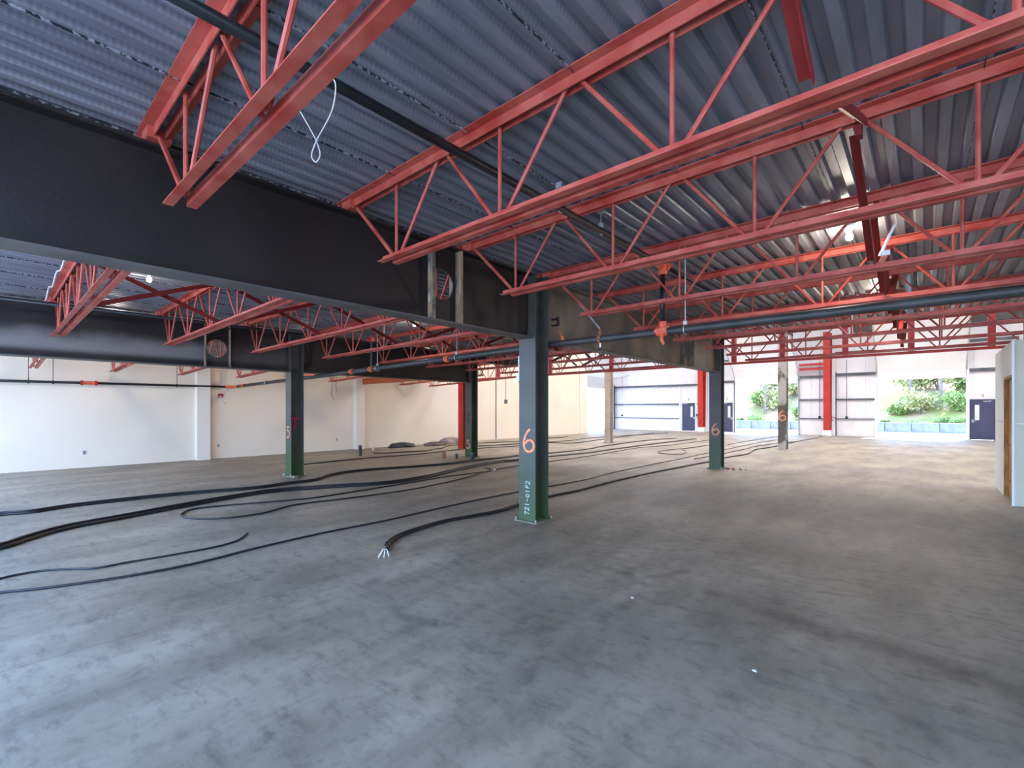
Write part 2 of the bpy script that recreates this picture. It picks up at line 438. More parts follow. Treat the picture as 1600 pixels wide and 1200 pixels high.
# ------------------------------------------------------------------ layout numbers (metres)
AX, AY, BY, CY = -4.245, 5.24, 13.13, 21.02
DX, DY, EY, FY = -11.43, 4.95, 10.79, 19.84
WX = -17.4                     # left wall face
FWY = 34.6                     # far wall face
def zt(x):                     # top of the joists / underside of the deck
    if x >= AX: return 3.59 + 0.003 * (x - AX)
    if x >= DX: return 3.59 + 0.0075 * (x - AX)
    return zt(DX) + 0.035 * (x - DX)
def zb(x): return zt(x) - 0.71

# ------------------------------------------------------------------ setting
struct('floor', MB().box(-19.6, 9.2, -3.0, 34.75, -0.2, 0.0), M['floor'])
g = MB(); g.v = [(-90, -60, -.06), (90, -60, -.06), (90, 130, -.06), (-90, 130, -.06)]; g.f = [(0, 1, 2, 3)]
struct('ground', g, M['asphalt'])
struct('wall_left', MB().box(WX - .2, WX, -2.5, 27.2, 0, 8.9), M['wall'])
struct('wall_right', MB().box(9.0, 9.2, -2.5, 34.6, 0, 8.9), M['wall'])
struct('trim_1', MB().box(-19.4, WX - .2, 27.0, 27.2, 0, 8.6), M['liner'])
# side wall of the tall hall with its open overhead door
sw = MB()
sw.box(-19.6, -19.4, 27.0, 27.6, 0, 8.6); sw.box(-19.6, -19.4, 33.6, 34.75, 0, 8.6); sw.box(-19.6, -19.4, 27.6, 33.6, 3.37, 8.6)
struct('wall_side', sw, M['liner'])
# far wall with its openings
OP = [(-13.74, -12.68, 2.15), (-10.95, -10.05, 2.15), (-9.93, -6.10, 3.40), (-2.10, 1.68, 3.42), (1.80, 2.76, 2.15)]
fw = MB(); x = -19.4
for (a, b, h) in OP:
    fw.box(x, a, FWY, FWY + .15, 0, 8.0); fw.box(a, b, FWY, FWY + .15, h, 8.0); x = b
fw.box(x, 9.0, FWY, FWY + .15, 0, 8.0)
fo = struct('wall_far', fw, M['liner'])
rb = MB()
xx = -19.2
while xx < 8.9:                                   # standing seams of the liner sheets
    if not any(a - .02 < xx < b + .02 for a, b, h in OP): rb.box(xx, xx + .012, FWY - .012, FWY, .92, 8.0)
    else: rb.box(xx, xx + .012, FWY - .012, FWY, 3.5, 8.0)
    xx += 0.92
rb.build('seam', M['galv'], fo)
base = MB()
for a, b in ((-19.4, -13.9), (-12.0, -10.98), (-6.0, -4.7), (-4.1, -2.25), (2.9, 9.0)):
    base.box(a, b, FWY - .06, FWY, 0, .90)
struct('trim_2', base, M['base'])
n_tr = 3
for (a, b, z, hh) in ((-19.38, -13.8, .93, .04), (-19.38, -13.8, 1.98, .09), (-19.38, -12.35, 3.36, .14), (-12.6, -12.25, .93, .1), (-12.6, -12.25, 1.98, .1),
                      (-6.02, -4.68, 1.02, .05), (-6.02, -4.68, 2.18, .09), (-6.02, -4.68, 3.6, .15), (-4.12, -2.16, 1.02, .05), (-4.12, -2.16, 2.18, .09),
                      (-4.12, -2.16, 3.66, .16), (1.72, 3.6, 3.62, .17), (-4.12, -2.16, 5.0, .14), (1.72, 3.6, 5.2, .14), (-11.0, -9.98, 3.5, .14), (-10.95, -10.0, 5.0, .1)):
    struct('trim_%d' % n_tr, MB().box(a, b, FWY - .14, FWY - .01, z, z + hh), M['girt']); n_tr += 1
# door posts and jamb strips
for (xa, ww, zz, mm) in ((-19.36, .1, 3.6, 'girt'), (-13.86, .1, 3.36, 'white'), (-12.62, .1, 3.36, 'white'), (-4.28, .16, 6.0, 'white'), (-4.11, .05, 3.9, 'girt'), (-2.2, .08, 3.5, 'white'), (-6.08, .05, 3.6, 'girt'),
                         (-9.98, .05, 3.5, 'girt'), (1.69, .09, 6.0, 'white'), (2.78, .06, 2.25, 'white')):
    struct('trim_%d' % n_tr, MB().box(xa, xa + ww, FWY - .17, FWY - .145, 0, zz), M[mm]); n_tr += 1
# hall roof: white lined strips with added warm skylights between to light the hall
y = 14.0; k = 0
def zr(y): return 8.6 - (y - 14.0) * 0.045
rf = MB()
for (a, b) in ((14.0, 17.0), (19.0, 22.5), (24.5, 28.0), (30.0, 34.8)):
    rf.add([(-19.6, a, zr(a)), (9.2, a, zr(a)), (9.2, b, zr(b)), (-19.6, b, zr(b)),
            (-19.6, a, zr(a) + .15), (9.2, a, zr(a) + .15), (9.2, b, zr(b) + .15), (-19.6, b, zr(b) + .15)],
           [(0, 1, 2, 3), (7, 6, 5, 4), (0, 4, 5, 1), (1, 5, 6, 2), (2, 6, 7, 3), (3, 7, 4, 0)])
roof = struct('roof', rf, M['white'])
for (a, b_) in ((17.0, 19.0), (22.5, 24.5), (28.0, 30.0)):
    q = MB(); q.v = [(-19.6, a, zr(a)), (9.2, a, zr(a)), (9.2, b_, zr(b_)), (-19.6, b_, zr(b_))]; q.f = [(0, 1, 2, 3)]
    q.build('added_skylight', M['added_skylight'], roof)
struct('wall_upper', MB().box(-17.4, 9.0, 13.7, 13.9, 3.75, 8.7), M['liner'])
struct('trim_%d' % n_tr, MB().box(-3.2, 9.0, 34.1, 34.4, 6.2, 6.6), M['roofdark']); n_tr += 1
# low roof: fluted galvanised deck
pts = []; xx = WX; P = .152
while xx < 9.0:
    z = zt(xx) + .004
    pts += [(xx, z), (xx + .060, z), (xx + .075, z + .038), (xx + .137, z + .038)]
    xx += P
pts.append((9.0, zt(9.0) + .004))
dk = MB(); n = len(pts); Y0, Y1 = -2.5, 13.65
dk.v = [(p[0], Y0, p[1]) for p in pts] + [(p[0], Y1, p[1]) for p in pts] + [(p[0], Y0, p[1] + .05) for p in pts] + [(p[0], Y1, p[1] + .05) for p in pts]
for i in range(n - 1):
    dk.f.append((i, i + 1, n + i + 1, n + i)); dk.f.append((2 * n + i, 3 * n + i, 3 * n + i + 1, 2 * n + i + 1))
ceil = struct('ceiling', dk, M['deck'])
sm = MB(); i = 0; xx = WX
while xx < 8.9:
    if i % 6 == 2:
        z = zt(xx) + .004
        sm.box(xx + .028, xx + .034, Y0, Y1, z - .014, z)
    i += 1; xx += P
sm.build('seam', M['seam'], ceil)
# pilasters and joints of the left wall
struct('trim_%d' % n_tr, MB().box(WX, WX + .22, 4.42, 4.78, 0, 3.2), M['pilaster']); n_tr += 1
struct('trim_%d' % n_tr, MB().box(WX, WX + .25, 9.86, 10.24, 0, 3.2), M['pilaster']); n_tr += 1
struct('trim_%d' % n_tr, MB().box(WX, WX + .02, 18.2, 18.26, 0, 8.0), M['girt']); n_tr += 1
struct('trim_%d' % n_tr, MB().box(WX, WX + .06, 26.3, 27.2, 0, 8.0), M['pilaster']); n_tr += 1

# ------------------------------------------------------------------ doors
def overhead(name, x0, x1, yy, hz, axis='x', run=3.4, rise=2.7):
    """raised sectional door resting on its inclined tracks"""
    def path(o):
        return [(-.10 - o * .8, hz - .1), (-.16 - o * .8, hz + .35), (-.4 - o * .8, hz + .75), (-.4 - run * .5 - o * .8, hz + .75 + rise * .5), (-.4 - run - o * .8, hz + .75 + rise)]
    P0 = path(0); P1 = path(.06)
    def T(a, p):
        return (a, yy + p[0], p[1]) if axis == 'x' else (yy - p[0], a, p[1])
    mb = MB()
    v = [T(x0, p) for p in P0] + [T(x1, p) for p in P0] + [T(x0, p) for p in P1] + [T(x1, p) for p in P1]
    m = len(P0)
    for i in range(m - 1):
        mb_f = [(i, i + 1, m + i + 1, m + i), (2 * m + i, 3 * m + i, 3 * m + i + 1, 2 * m + i + 1), (i, 2 * m + i, 2 * m + i + 1, i + 1), (m + i, m + i + 1, 3 * m + i + 1, 3 * m + i)]
        mb.f += mb_f
    mb.f += [(0, m, 3 * m, 2 * m), (m - 1, 3 * m - 1, 4 * m - 1, 2 * m - 1)]
    mb.v = v
    d = struct(name, mb, M['white'])
    for a in (x0 - .04, x1 + .04):
        tr = [T(a, (-.06, 0)), T(a, (-.06, hz - .1))] + [T(a, p) for p in P0[1:]]
        MB().tube(tr, .03, 6).build('track', M['galv'], d)
    s = MB()
    for i in range(1, m - 1):
        q = P0[i]
        s.tube([T(x0, (q[0] + .012, q[1])), T(x1, (q[0] + .012, q[1]))], .012, 5)
    s.build('hinge_line', M['galv'], d)
    return d
overhead('door_1', 27.65, 33.55, -19.4, 3.37, axis='y', run=1.6, rise=.2)
overhead('door_2', -9.90, -6.13, FWY, 3.40)
overhead('door_3', -2.07, 1.65, FWY, 3.42)

def man_door(name, x0, x1, digit, hinge_left, glass_left):
    h = 2.15; yy = FWY
    d = struct(name, MB().box(x0 + .05, x1 - .05, yy + .02, yy + .065, .02, h - .05), M['bluedoor'])
    fr = MB().box(x0, x0 + .05, yy - .02, yy + .1, 0, h).box(x1 - .05, x1, yy - .02, yy + .1, 0, h).box(x0, x1, yy - .02, yy + .1, h - .05, h)
    fr.build('door_frame', M['bluedoor'] if digit == '4' else M['white'], d)
    gx = x0 + .2 if glass_left else x1 - .38
    MB().box(gx, gx + .17, yy - .0, yy + .022, 1.05, 1.85).build('vision_panel', M['glass'], d)
    hx = x0 + .12 if glass_left else x1 - .12
    hd = MB().box(hx - .04, hx + .04, yy - .005, yy + .02, .92, 1.08).tube([(hx, yy - .04, 1.0), (hx + (.13 if glass_left else -.13), yy - .04, 1.0)], .012).tube([(hx, yy + .02, 1.0), (hx, yy - .04, 1.0)], .012)
    hd.build('door_handle', M['galv'], d)
    cx = x1 - .3 if glass_left else x0 + .3
    MB().box(cx - .14, cx + .14, yy - .04, yy + .02, h - .14, h - .09).bar((cx, yy - .05, h - .1), (cx + (.18 if glass_left else -.18), yy - .09, h - .07), .03, .015).build('door_closer', M['galv'], d)
    pl = MB().box((x0 + x1) / 2 - .15, (x0 + x1) / 2 + .15, yy - .03, yy - .005, h + .06, h + .32).build('number_plate', M['white'], d)
    q = MB(); glyph(q, digit, ((x0 + x1) / 2 - .05, yy - .031, h + .11), (1, 0, 0), (0, 0, 1), .11, .028, (0, -1, 0)); q.build('number', M['blackmark'], pl)
    return d
man_door('door_4', -13.74, -12.68, '2', True, False)
man_door('door_5', -10.95, -10.05, '3', True, False)
man_door('door_6', 1.80, 2.76, '4', False, True)

# gypsum-board enclosure on the right
e = MB().box(1.11, 1.23, 12.55, 13.9, 0, 2.75).box(1.11, 1.23, 11.40, 12.55, 2.19, 2.75)
e1 = struct('wall_enclosure_side', e, M['gyp'])
e2 = struct('wall_enclosure_front', MB().box(1.11, 6.0, 11.26, 11.40, 0, 2.75), M['gypg'])
struct('wall_enclosure_rear', MB().box(1.23, 6.0, 13.78, 13.9, 0, 2.75), M['gyp'])
sc = MB()
for z in (.2, .55, .9, 1.25, 1.6, 1.95, 2.3, 2.6):
    for xq in (1.15, 1.56, 1.97, 2.38): sc.box(xq - .006, xq + .006, 11.257, 11.26, z - .006, z + .006)
sc.box(1.11, 6, 11.258, 11.26, 1.36, 1.366)
sc.build('screw_line', M['galv'], e2)
MB().box(1.108, 1.11, 12.55, 13.9, 1.36, 1.366).build('board_joint', M['girt'], e1)
MB().box(1.09, 1.12, 11.24, 11.27, 0, 2.75).build('corner_bead', M['white'], e2)
d7 = struct('door_7', MB().box(1.17, 1.19, 11.40, 12.55, 0, 2.19), M['osb'])
kn = MB()
for (yy, z) in ((12.1, .5), (12.3, .95), (11.8, 1.1), (12.05, .75), (11.9, 1.6), (12.35, .3)):
    kn.box(1.165, 1.17, yy - .03, yy + .03, z - .02, z + .02)
kn.build('knot', M['osbmark'], d7)
MB().box(1.11, 1.17, 12.50, 12.55, 0, 2.19).box(1.11, 1.17, 11.40, 12.55, 2.14, 2.19).build('jamb', M['osb'], d7)

# ------------------------------------------------------------------ girders
def girder(name, label, x, y0, y1, z0, z1, m, grp=None):
    t = thing(name, label, 'girder', (x, y0, z0), 0, grp); L = y1 - y0; H = z1 - z0
    return t, L, H
def girder_parts(t, L, H, m, holes=(), fw=.22, wm=None):
    f = .022
    MB().box(-fw / 2, fw / 2, 0, L, 0, f).build('bottom_flange', M['flange'], t)
    MB().box(-fw / 2, fw / 2, 0, L, H - f, H).build('top_flange', m, t)
    web = MB()
    # web plate with round holes
    hs = sorted(holes); y = 0
    for (hy, hz, r) in hs:
        web.box(-.007, .007, y, hy - r - .04, f, H - f)
        a, b = hy - r - .04, hy + r + .04
        N = 32; outer = []; inner = []
        for k in range(N):
            an = 2 * PI * k / N; cx, cz = math.cos(an), math.sin(an)
            inner.append((hy + r * cx, hz + r * cz))
            # ray to rectangle a..b, f..H-f
            tx = (b - hy) / cx if cx > 1e-9 else ((a - hy) / cx if cx < -1e-9 else 1e9)
            tz = (H - f - hz) / cz if cz > 1e-9 else ((f - hz) / cz if cz < -1e-9 else 1e9)
            s_ = min(tx, tz); outer.append((hy + s_ * cx, hz + s_ * cz))
        # add rectangle corners by snapping the nearest outer points
        for (qy, qz) in ((a, f), (a, H - f), (b, f), (b, H - f)):
            j = min(range(N), key=lambda i: (outer[i][0] - qy) ** 2 + (outer[i][1] - qz) ** 2); outer[j] = (qy, qz)
        v = []
        for xs in (-.007, .007): v += [(xs, p[0], p[1]) for p in inner] + [(xs, p[0], p[1]) for p in outer]
        fc = []
        for k in range(N):
            k2 = (k + 1) % N
            fc += [(k, k2, N + k2, N + k), (2 * N + k, 3 * N + k, 3 * N + k2, 2 * N + k2), (k, 2 * N + k, 2 * N + k2, k2)]
        web.add(v, fc); y = b
    web.box(-.007, .007, y, L, f, H - f)
    return web.build('web', wm or m, t)
# near girder, left of the numbered column
t, L, H = girder('steel_girder', 'deep black steel girder crossing the left foreground, with a round hole near its column end', AX, -2.4, AY - .155, 2.60, 3.50, M['girder'])
girder_parts(t, L, H, M['girder'], [(3.525 + 2.4, .46, .18)])
for yy in (3.33, 3.745):
    s = MB().box(.007, .105, yy + 2.4 - .008, yy + 2.4 + .008, .022, H - .022).box(-.105, -.007, yy + 2.4 - .008, yy + 2.4 + .008, .022, H - .022)
    s.box(.098, .112, yy + 2.4 - .02, yy + 2.4 + .02, .022, H - .022)
    s.build('web_stiffener', M['stiff'], t)
for z in (.30, .62): MB().tube([(.11, 3.31 + 2.4, z), (.12, 3.25 + 2.4, z - .01), (.12, 3.25 + 2.4, z - .1), (.11, 3.31 + 2.4, z - .12)], .004, 5).build('tie_wire', M['galv'], t)
for k in range(9): MB().tube([(.006, L - .09, .16 + k * .075), (.03, L - .09, .16 + k * .075)], .014, 6).build('bolt', M['blackpipe'], t)
MB().box(.007, .02, L - .15, L, .10, H - .12).build('clip_plate', M['girder'], t)
# girder between the two numbered columns
t, L, H = girder('steel_girder', 'dull grey-brown steel girder between the two nearest columns marked 6', AX, AY + .155, BY - .155, 2.60, 3.50, M['girder'])
m2 = mat('hall_lit_steel', srgb(88, 82, 74), srgb(128, 118, 104), 1.6, .5, .15, bump=.1, bscale=30)  # lighter than the black girder: light from the hall put into the colour
girder_parts(t, L, H, m2)
for yy in (10.72, 11.2):
    MB().box(.007, .105, yy - AY - .155 - .008, yy - AY - .155 + .008, .022, H - .022).box(-.105, -.007, yy - AY - .155 - .008, yy - AY - .155 + .008, .022, H - .022).build('web_stiffener', M['stiff'], t)
# far girder
t, L, H = girder('steel_girder', 'black steel girder beyond the near one, ending at the pink T column', DX, -2.4, DY - .155, 2.49, 3.446, M['girder'])
girder_parts(t, L, H, M['girder'], [(3.30 + 2.4, .42, .19)], wm=M['girder_banded'])
for yy in (3.07, 3.53):
    MB().box(.007, .105, yy + 2.4 - .008, yy + 2.4 + .008, .022, H - .022).box(-.105, -.007, yy + 2.4 - .008, yy + 2.4 + .008, .022, H - .022).build('web_stiffener', M['stiff'], t)
for k in range(9): MB().tube([(.006, L - .09, .16 + k * .075), (.03, L - .09, .16 + k * .075)], .014, 6).build('bolt', M['blackpipe'], t)
t, L, H = girder('steel_girder', 'black steel girder running from the pink T column to the far column marked 5', DX, DY + .155, EY - .155, 2.49, 3.446, M['girder'])
girder_parts(t, L, H, M['girder'])
for k in range(9): MB().tube([(.006, L - .09, .16 + k * .075), (.03, L - .09, .16 + k * .075)], .014, 6).build('bolt', M['blackpipe'], t)
t, L, H = girder('steel_girder', 'shallow dark roof beam behind the far column marked 5', DX, EY + .155, 14.2, 3.20, 3.446, M['girder'])
girder_parts(t, L, H, M['girder'], fw=.16)

# ------------------------------------------------------------------ columns (H sections, flanges across the aisle)
def column(label, x, y, h, m, b=.30, plate=True, rot=False, d=.30, grp=None):
    t = thing('steel_column', label, 'column', (x, y, 0), 0, grp)
    f = .02
    MB().box(-b / 2, b / 2, -d / 2, -d / 2 + f, .02, h).build('flange', m, t)
    MB().box(-b / 2, b / 2, d / 2 - f, d / 2, .02, h).build('flange', m, t)
    MB().box(-.007, .007, -d / 2 + f, d / 2 - f, .02, h).build('web', m, t)
    if plate:
        MB().box(-b / 2 - .05, b / 2 + .05, -d / 2 - .05, d / 2 + .05, .0, .02).build('base_plate', M['grout'], t)
        q = MB()
        for sx in (-1, 1):
            for sy in (-1, 1): q.tube([(sx * (b / 2 + .03), sy * (d / 2 + .03), .02), (sx * (b / 2 + .03), sy * (d / 2 + .03), .055)], .012, 6)
        q.build('anchor_bolt', M['galv'], t)
    return t
FN = (0, -1, 0); UX = (1, 0, 0); UZ = (0, 0, 1)
cA = column('nearest dark steel column, painted 6 and chalked 721-01P2 near its foot', AX, AY, 3.52, M['column'])
q = MB(); glyph(q, '6', (-.07, -.151, 1.00), UX, UZ, .20, .035, FN); q.build('painted_number', M['paint_orange'], cA)
q = MB()
for i, ch in enumerate('721-01P2'):
    glyph(q, ch, (.075 - .0 - .04 + i * .002, -.151, .10 + i * .062), (0, 0, 1), (-1, 0, 0), .050, .0075, FN)
q.build('chalk_code', M['chalk'], cA)
q = MB(); glyph(q, '-', (.0085, -.125, 1.43), (0, 1, 0), UZ, .11, .05, (1, 0, 0)); q.build('pink_dash', M['paint_pink'], cA)
MB().box(-.155, -.15, -.02, .02, 2.2, 2.24).build('weld_tab', M['galv'], cA)
cB = column('dark steel column marked 6, with rusty debris at its foot', AX, BY, 3.52, M['column'])
q = MB(); glyph(q, '6', (-.08, -.151, .92), UX, UZ, .19, .035, FN); q.build('painted_number', M['paint_orange'], cB)
cC = column('tall patchy brown column marked 6, standing before the open overhead doorway', AX, CY, 5.1, M['column_brown'], plate=False)
q = MB(); glyph(q, '6', (-.12, -.151, 1.17), UX, UZ, .25, .045, FN); q.build('painted_number', M['paint_orange'], cC)
cD = column('dark steel column marked 5 with a pink T, left of centre', DX, DY, 3.44, M['column'])
q = MB(); glyph(q, '5', (-.10, -.151, .92), UX, UZ, .17, .032, FN); q.build('painted_number', M['paint_orange'], cD)
q = MB(); glyph(q, 'T', (.0085, -.10, 1.10), (0, 1, 0), UZ, .19, .04, (1, 0, 0)); q.build('painted_letter', M['paint_pink'], cD)
MB().box(.20, .42, -.19, -.10, .0, .05).build('grout_lump', M['grout'], cD)
cE = column('grey-green column marked 5 low down, beside the bright red column', DX, EY, 3.44, M['column'])
q = MB(); glyph(q, '5', (-.09, -.151, .30), UX, UZ, .18, .035, FN); q.build('painted_number', M['paint_orange'], cE)
q = MB(); glyph(q, 'L', (-.02, -.151, 1.18), UX, UZ, .10, .025, FN); glyph(q, 'F', (-.02, -.151, 1.36), UX, UZ, .10, .025, FN); q.build('black_mark', M['blackmark'], cE)
q = MB(); glyph(q, '2', (.0085, -.10, 1.2), (0, 1, 0), UZ, .16, .035, (1, 0, 0)); q.build('painted_digit', M['paint_red'], cE)
cF = column('pale beige column standing free before the side doorway', DX, FY, 3.55, M['column_pale'])
q = MB(); glyph(q, '-', (-.07, -.151, .95), UX, UZ, .14, .05, FN); q.build('orange_smudge', M['paint_orange'], cF)

def red_column(label, x, y, z0, h, b=.3, d=.3, top=None):
    t = thing('red_column', label, 'column', (x, y, z0))
    f = .02; top = top or d
    for s in (-1, 1):
        q = MB(); ya0 = s * d / 2; ya1 = s * top / 2
        if s < 0: q.add([(-b/2, ya0, 0), (b/2, ya0, 0), (b/2, ya0+f, 0), (-b/2, ya0+f, 0), (-b/2, ya1, h), (b/2, ya1, h), (b/2, ya1+f, h), (-b/2, ya1+f, h)], [(3,2,1,0),(4,5,6,7),(0,1,5,4),(1,2,6,5),(2,3,7,6),(3,0,4,7)])
        else: q.add([(-b/2, ya0-f, 0), (b/2, ya0-f, 0), (b/2, ya0, 0), (-b/2, ya0, 0), (-b/2, ya1-f, h), (b/2, ya1-f, h), (b/2, ya1, h), (-b/2, ya1, h)], [(3,2,1,0),(4,5,6,7),(0,1,5,4),(1,2,6,5),(2,3,7,6),(3,0,4,7)])
        q.build('flange', M['frame_red'], t)
    MB().add([(-.006, -d/2+f, 0), (.006, -d/2+f, 0), (.006, d/2-f, 0), (-.006, d/2-f, 0), (-.006, -top/2+f, h), (.006, -top/2+f, h), (.006, top/2-f, h), (-.006, top/2-f, h)], [(3,2,1,0),(4,5,6,7),(0,1,5,4),(1,2,6,5),(2,3,7,6),(3,0,4,7)]).build('web', M['frame_red'], t)
    return t
red_column('red steel column just left of the far column marked 5', -14.24, 12.95, 0, 3.36, .26, .26)
for (x, lab, lab2) in ((-12.08, 'bright red column against the far wall, right of the blue door numbered 2', 'pale concrete pier under the red column by door number 2'),
                       (-4.48, 'bright red column against the far wall between the two big open doorways', 'pale concrete pier under the red column between the big doorways')):
    red_column(lab, x, 34.14, .34, 6.0, .36, .46, .75)
    pq = MB().box(x - .24, x + .24, 33.86, 34.46, 0, .34).build('concrete_pier', M['base'], bevel=.01); tag(pq, lab2, 'pier', 'piers under the red wall columns')
for (z, lab) in ((4.08, 'lower of two short red beams beside the red column between the big doorways'), (4.36, 'upper of two short red beams beside the red column between the big doorways')):
    tag(MB().box(-6.0, -4.68, 34.2, 34.32, z, z + .14).build('red_beam', M['frame_red']), lab, 'beam', 'short red wall beams')
# red framed rail across the end of the low roof
t = thing('red_rail_frame', 'long red steel rail with hanging posts, crossing in front of the far hall', 'steel frame', (0, 14.3, 2.9))
MB().box(-17.4, 1.5, -.05, .05, 0, .06).build('bottom_rail', M['frame_red'], t)
MB().box(-17.4, 1.5, -.40, .06, 2.1, 2.2).build('top_rail', M['frame_red'], t)
for x in (-16.2, -13.5, -10.76, -8.13, -5.6, -4.14, -2.90, -1.50, -.235, 1.086):
    MB().box(x - .06, x + .06, -.05, .05, .07, 2.1).build('post', M['frame_red'], t)
# orange timber beam near the left wall
tag(MB().box(-17.15, -11.55, 10.14, 10.28, 2.63, 2.86).build('timber_beam', M['glulam']), 'orange-brown timber beam from the second pilaster of the cream wall', 'beam')

# ------------------------------------------------------------------ roof joists
def Lsweep(mb, prof, x0, z0, x1, z1):
    n = len(prof)
    v = [(x0, p[0], z0 + p[1]) for p in prof] + [(x1, p[0], z1 + p[1]) for p in prof]
    mb.add(v, [tuple(range(n))[::-1], tuple(range(n, 2 * n))] + [(i, (i + 1) % n, n + (i + 1) % n, n + i) for i in range(n)])
def joist(label, grp, XL, XR, nodes, Y):
    t = thing('roof_joist', label, 'joist', (XL, Y, zb(XL)), 0, grp); ox, oz = XL, zb(XL)
    a, b = nodes[0] - .10, nodes[-1] + .10
    g_, wd, th = .028, .056, .007
    q = MB()
    for s in (-1, 1):
        pr = [(s * g_, 0), (s * (g_ + wd), 0), (s * (g_ + wd), th), (s * (g_ + th), th), (s * (g_ + th), wd), (s * g_, wd)]
        aa = a - (.06 if s < 0 else 0)
        Lsweep(q, pr, aa - ox, zb(aa) - oz, b - ox, zb(b) - oz)
    q.build('bottom_chord', M['joist'], t)
    q = MB(); wt = .072
    for s in (-1, 1):
        pr = [(s * g_, -wt), (s * (g_ + th), -wt), (s * (g_ + th), -th), (s * (g_ + wt), -th), (s * (g_ + wt), 0), (s * g_, 0)]
        Lsweep(q, pr, XL - ox, zt(XL) - oz, XR - ox, zt(XR) - oz)
    for e, sg in ((XL, 1), (XR, -1)):                      # bearing seats
        e2 = e + sg * .02
        q.box(min(e2, e2 + sg * .16) - ox, max(e2, e2 + sg * .16) - ox, -.07, .07, zt(e) - .088 - oz, zt(e) - .008 - oz)
    q.build('top_chord', M['joist'], t)
    r = .0145
    P = lambda x, z: (x - ox, 0, z - oz)
    tops = [(nodes[i] + nodes[i + 1]) / 2 for i in range(len(nodes) - 1)]
    for i, x in enumerate(nodes):
        MB().tube([P(x, zb(x) + .035), P(x, zt(x) - .035)], r * .95, 7).build('vertical_web', M['joist'], t)
        if i > 0: MB().tube([P(tops[i - 1] + .05, zt(tops[i - 1]) - .04), P(x - .06, zb(x) + .045), P(x - .03, zb(x) + .03)], r, 7).build('diagonal_web', M['joist'], t)
        if i < len(tops): MB().tube([P(x + .03, zb(x) + .03), P(x + .06, zb(x) + .045), P(tops[i] - .05, zt(tops[i]) - .04)], r, 7).build('diagonal_web', M['joist'], t)
    MB().bar(P(XL + .18, zt(XL) - .07), P(nodes[0] - .03, zb(nodes[0]) + .04), .022, .03).build('end_brace', M['joist'], t)
    MB().bar(P(XR - .18, zt(XR) - .07), P(nodes[-1] + .03, zb(nodes[-1]) + .04), .022, .03).build('end_brace', M['joist'], t)
    return t
YK = [0.82, 2.345] + [0.75 + 1.575 * k for k in range(2, 9)]
ORD = ['nearest', 'second', 'third', 'fourth', 'fifth', 'sixth', 'seventh', 'eighth', 'ninth']
bays = [
 ('red roof joist of the right-hand bay, %s from the camera%s', 'roof joists of the right-hand bay', AX, 3.5, [-3.42 + 1.22 * k for k in range(6)],
  ['', '', '', '', '', '', '', '', '']),
 ('red roof joist between the black girders, %s from the camera%s', 'roof joists between the girders', DX, AX, [-10.88 + 1.218 * k for k in range(6)],
  ['', '', '', '', '', '', '', '', '']),
 ('red roof joist beside the cream left wall, %s from the camera%s', 'roof joists beside the cream wall', WX, DX, [-16.75 + 1.19 * k for k in range(5)],
  [''] * 9)]
for (lab, grp, XL, XR, nodes, extra) in bays:
    first = None
    for k, Y in enumerate(YK):
        L_ = lab % (ORD[k], extra[k])
        if k == 0:
            first = joist(L_, grp, XL, XR, nodes, Y)
            KIDS[first.name] = [o for o in C.objects if o.parent == first]
        else:
            c = first.copy(); C.objects.link(c); c.location = (XL, Y, zb(XL)); c['label'] = L_
            for ch in KIDS[first.name]:
                d = ch.copy(); C.objects.link(d); d.parent = c
# cross bridging between joists
for (X, nm, grp, kk) in ((-.34, 'right-hand bay', 'cross bridging of the right-hand bay', range(8)), (-7.8, 'girder bay', 'cross bridging between the girders', range(8))):
    for k in kk:
        t = thing('cross_bridging', 'dark red bridging bars in the %s, between its %s and %s joists' % (nm, ORD[k], ORD[k + 1]), 'brace', (X, YK[k], zb(X)), 0, grp)
        D = YK[k + 1] - YK[k]; Hh = .71
        wdt = .055
        if X < -5 or k not in (1,): MB().angle((-.03, .09, Hh - .10), (-.03, D - .09, .075), wdt).build('brace_bar', M['bridging'], t)
        if X < -5 or k not in (0, 2): MB().angle((.03, .09, .075), (.03, D - .09, Hh - .10), wdt).build('brace_bar', M['bridging'], t)
        MB().box(-.02, .02, .02, .10, Hh - .14, Hh - .03).build('clip', M['bridging'], t)

# ------------------------------------------------------------------ pipework
def main_z(x):
    if x >= -4: return 2.55
    if x >= -11.4: return 2.55 - (-4 - x) * .0165
    return 2.428 - (-11.4 - x) * .012
MY = 5.5
tag(MB().tube([(x, MY, main_z(x)) for x in (-16.95, -11.4, -4.0, 8.9)], .048, 14).build('sprinkler_main', M['greypipe'], smooth=True),
    'long dark grey sprinkler main crossing the whole hall below the joists, behind the nearest column', 'pipe')
tag(MB().tube([(-17.2, -2.4, 2.30), (-17.2, 5.2, 2.345)], .034, 10).build('wall_pipe', M['blackpipe'], smooth=True), 'thin black pipe running high along the cream left wall', 'pipe')
tag(MB().tube([(-17.2, 5.2, 2.345), (-17.2, 5.4, 2.35), (-17.13, 5.48, 2.352), (-16.93, 5.5, 2.358)], .046, 10).build('pipe_elbow', M['orange'], smooth=True), 'orange elbow joining the wall pipe to the sprinkler main at the first pilaster', 'pipe fitting')
tag(MB().tube([(-2.42, -2.4, 3.37), (-2.42, 5.40, 3.37)], .031, 12).build('branch_pipe', M['blackpipe'], smooth=True), 'thick black pipe running diagonally under the metal deck above the near joists', 'pipe')
tag(MB().tube([(-2.42, 5.60, 3.37), (-2.42, 13.0, 3.40)], .022, 10).build('branch_pipe', M['blackpipe'], smooth=True), 'thinner black pipe under the deck beyond the orange tee', 'pipe')
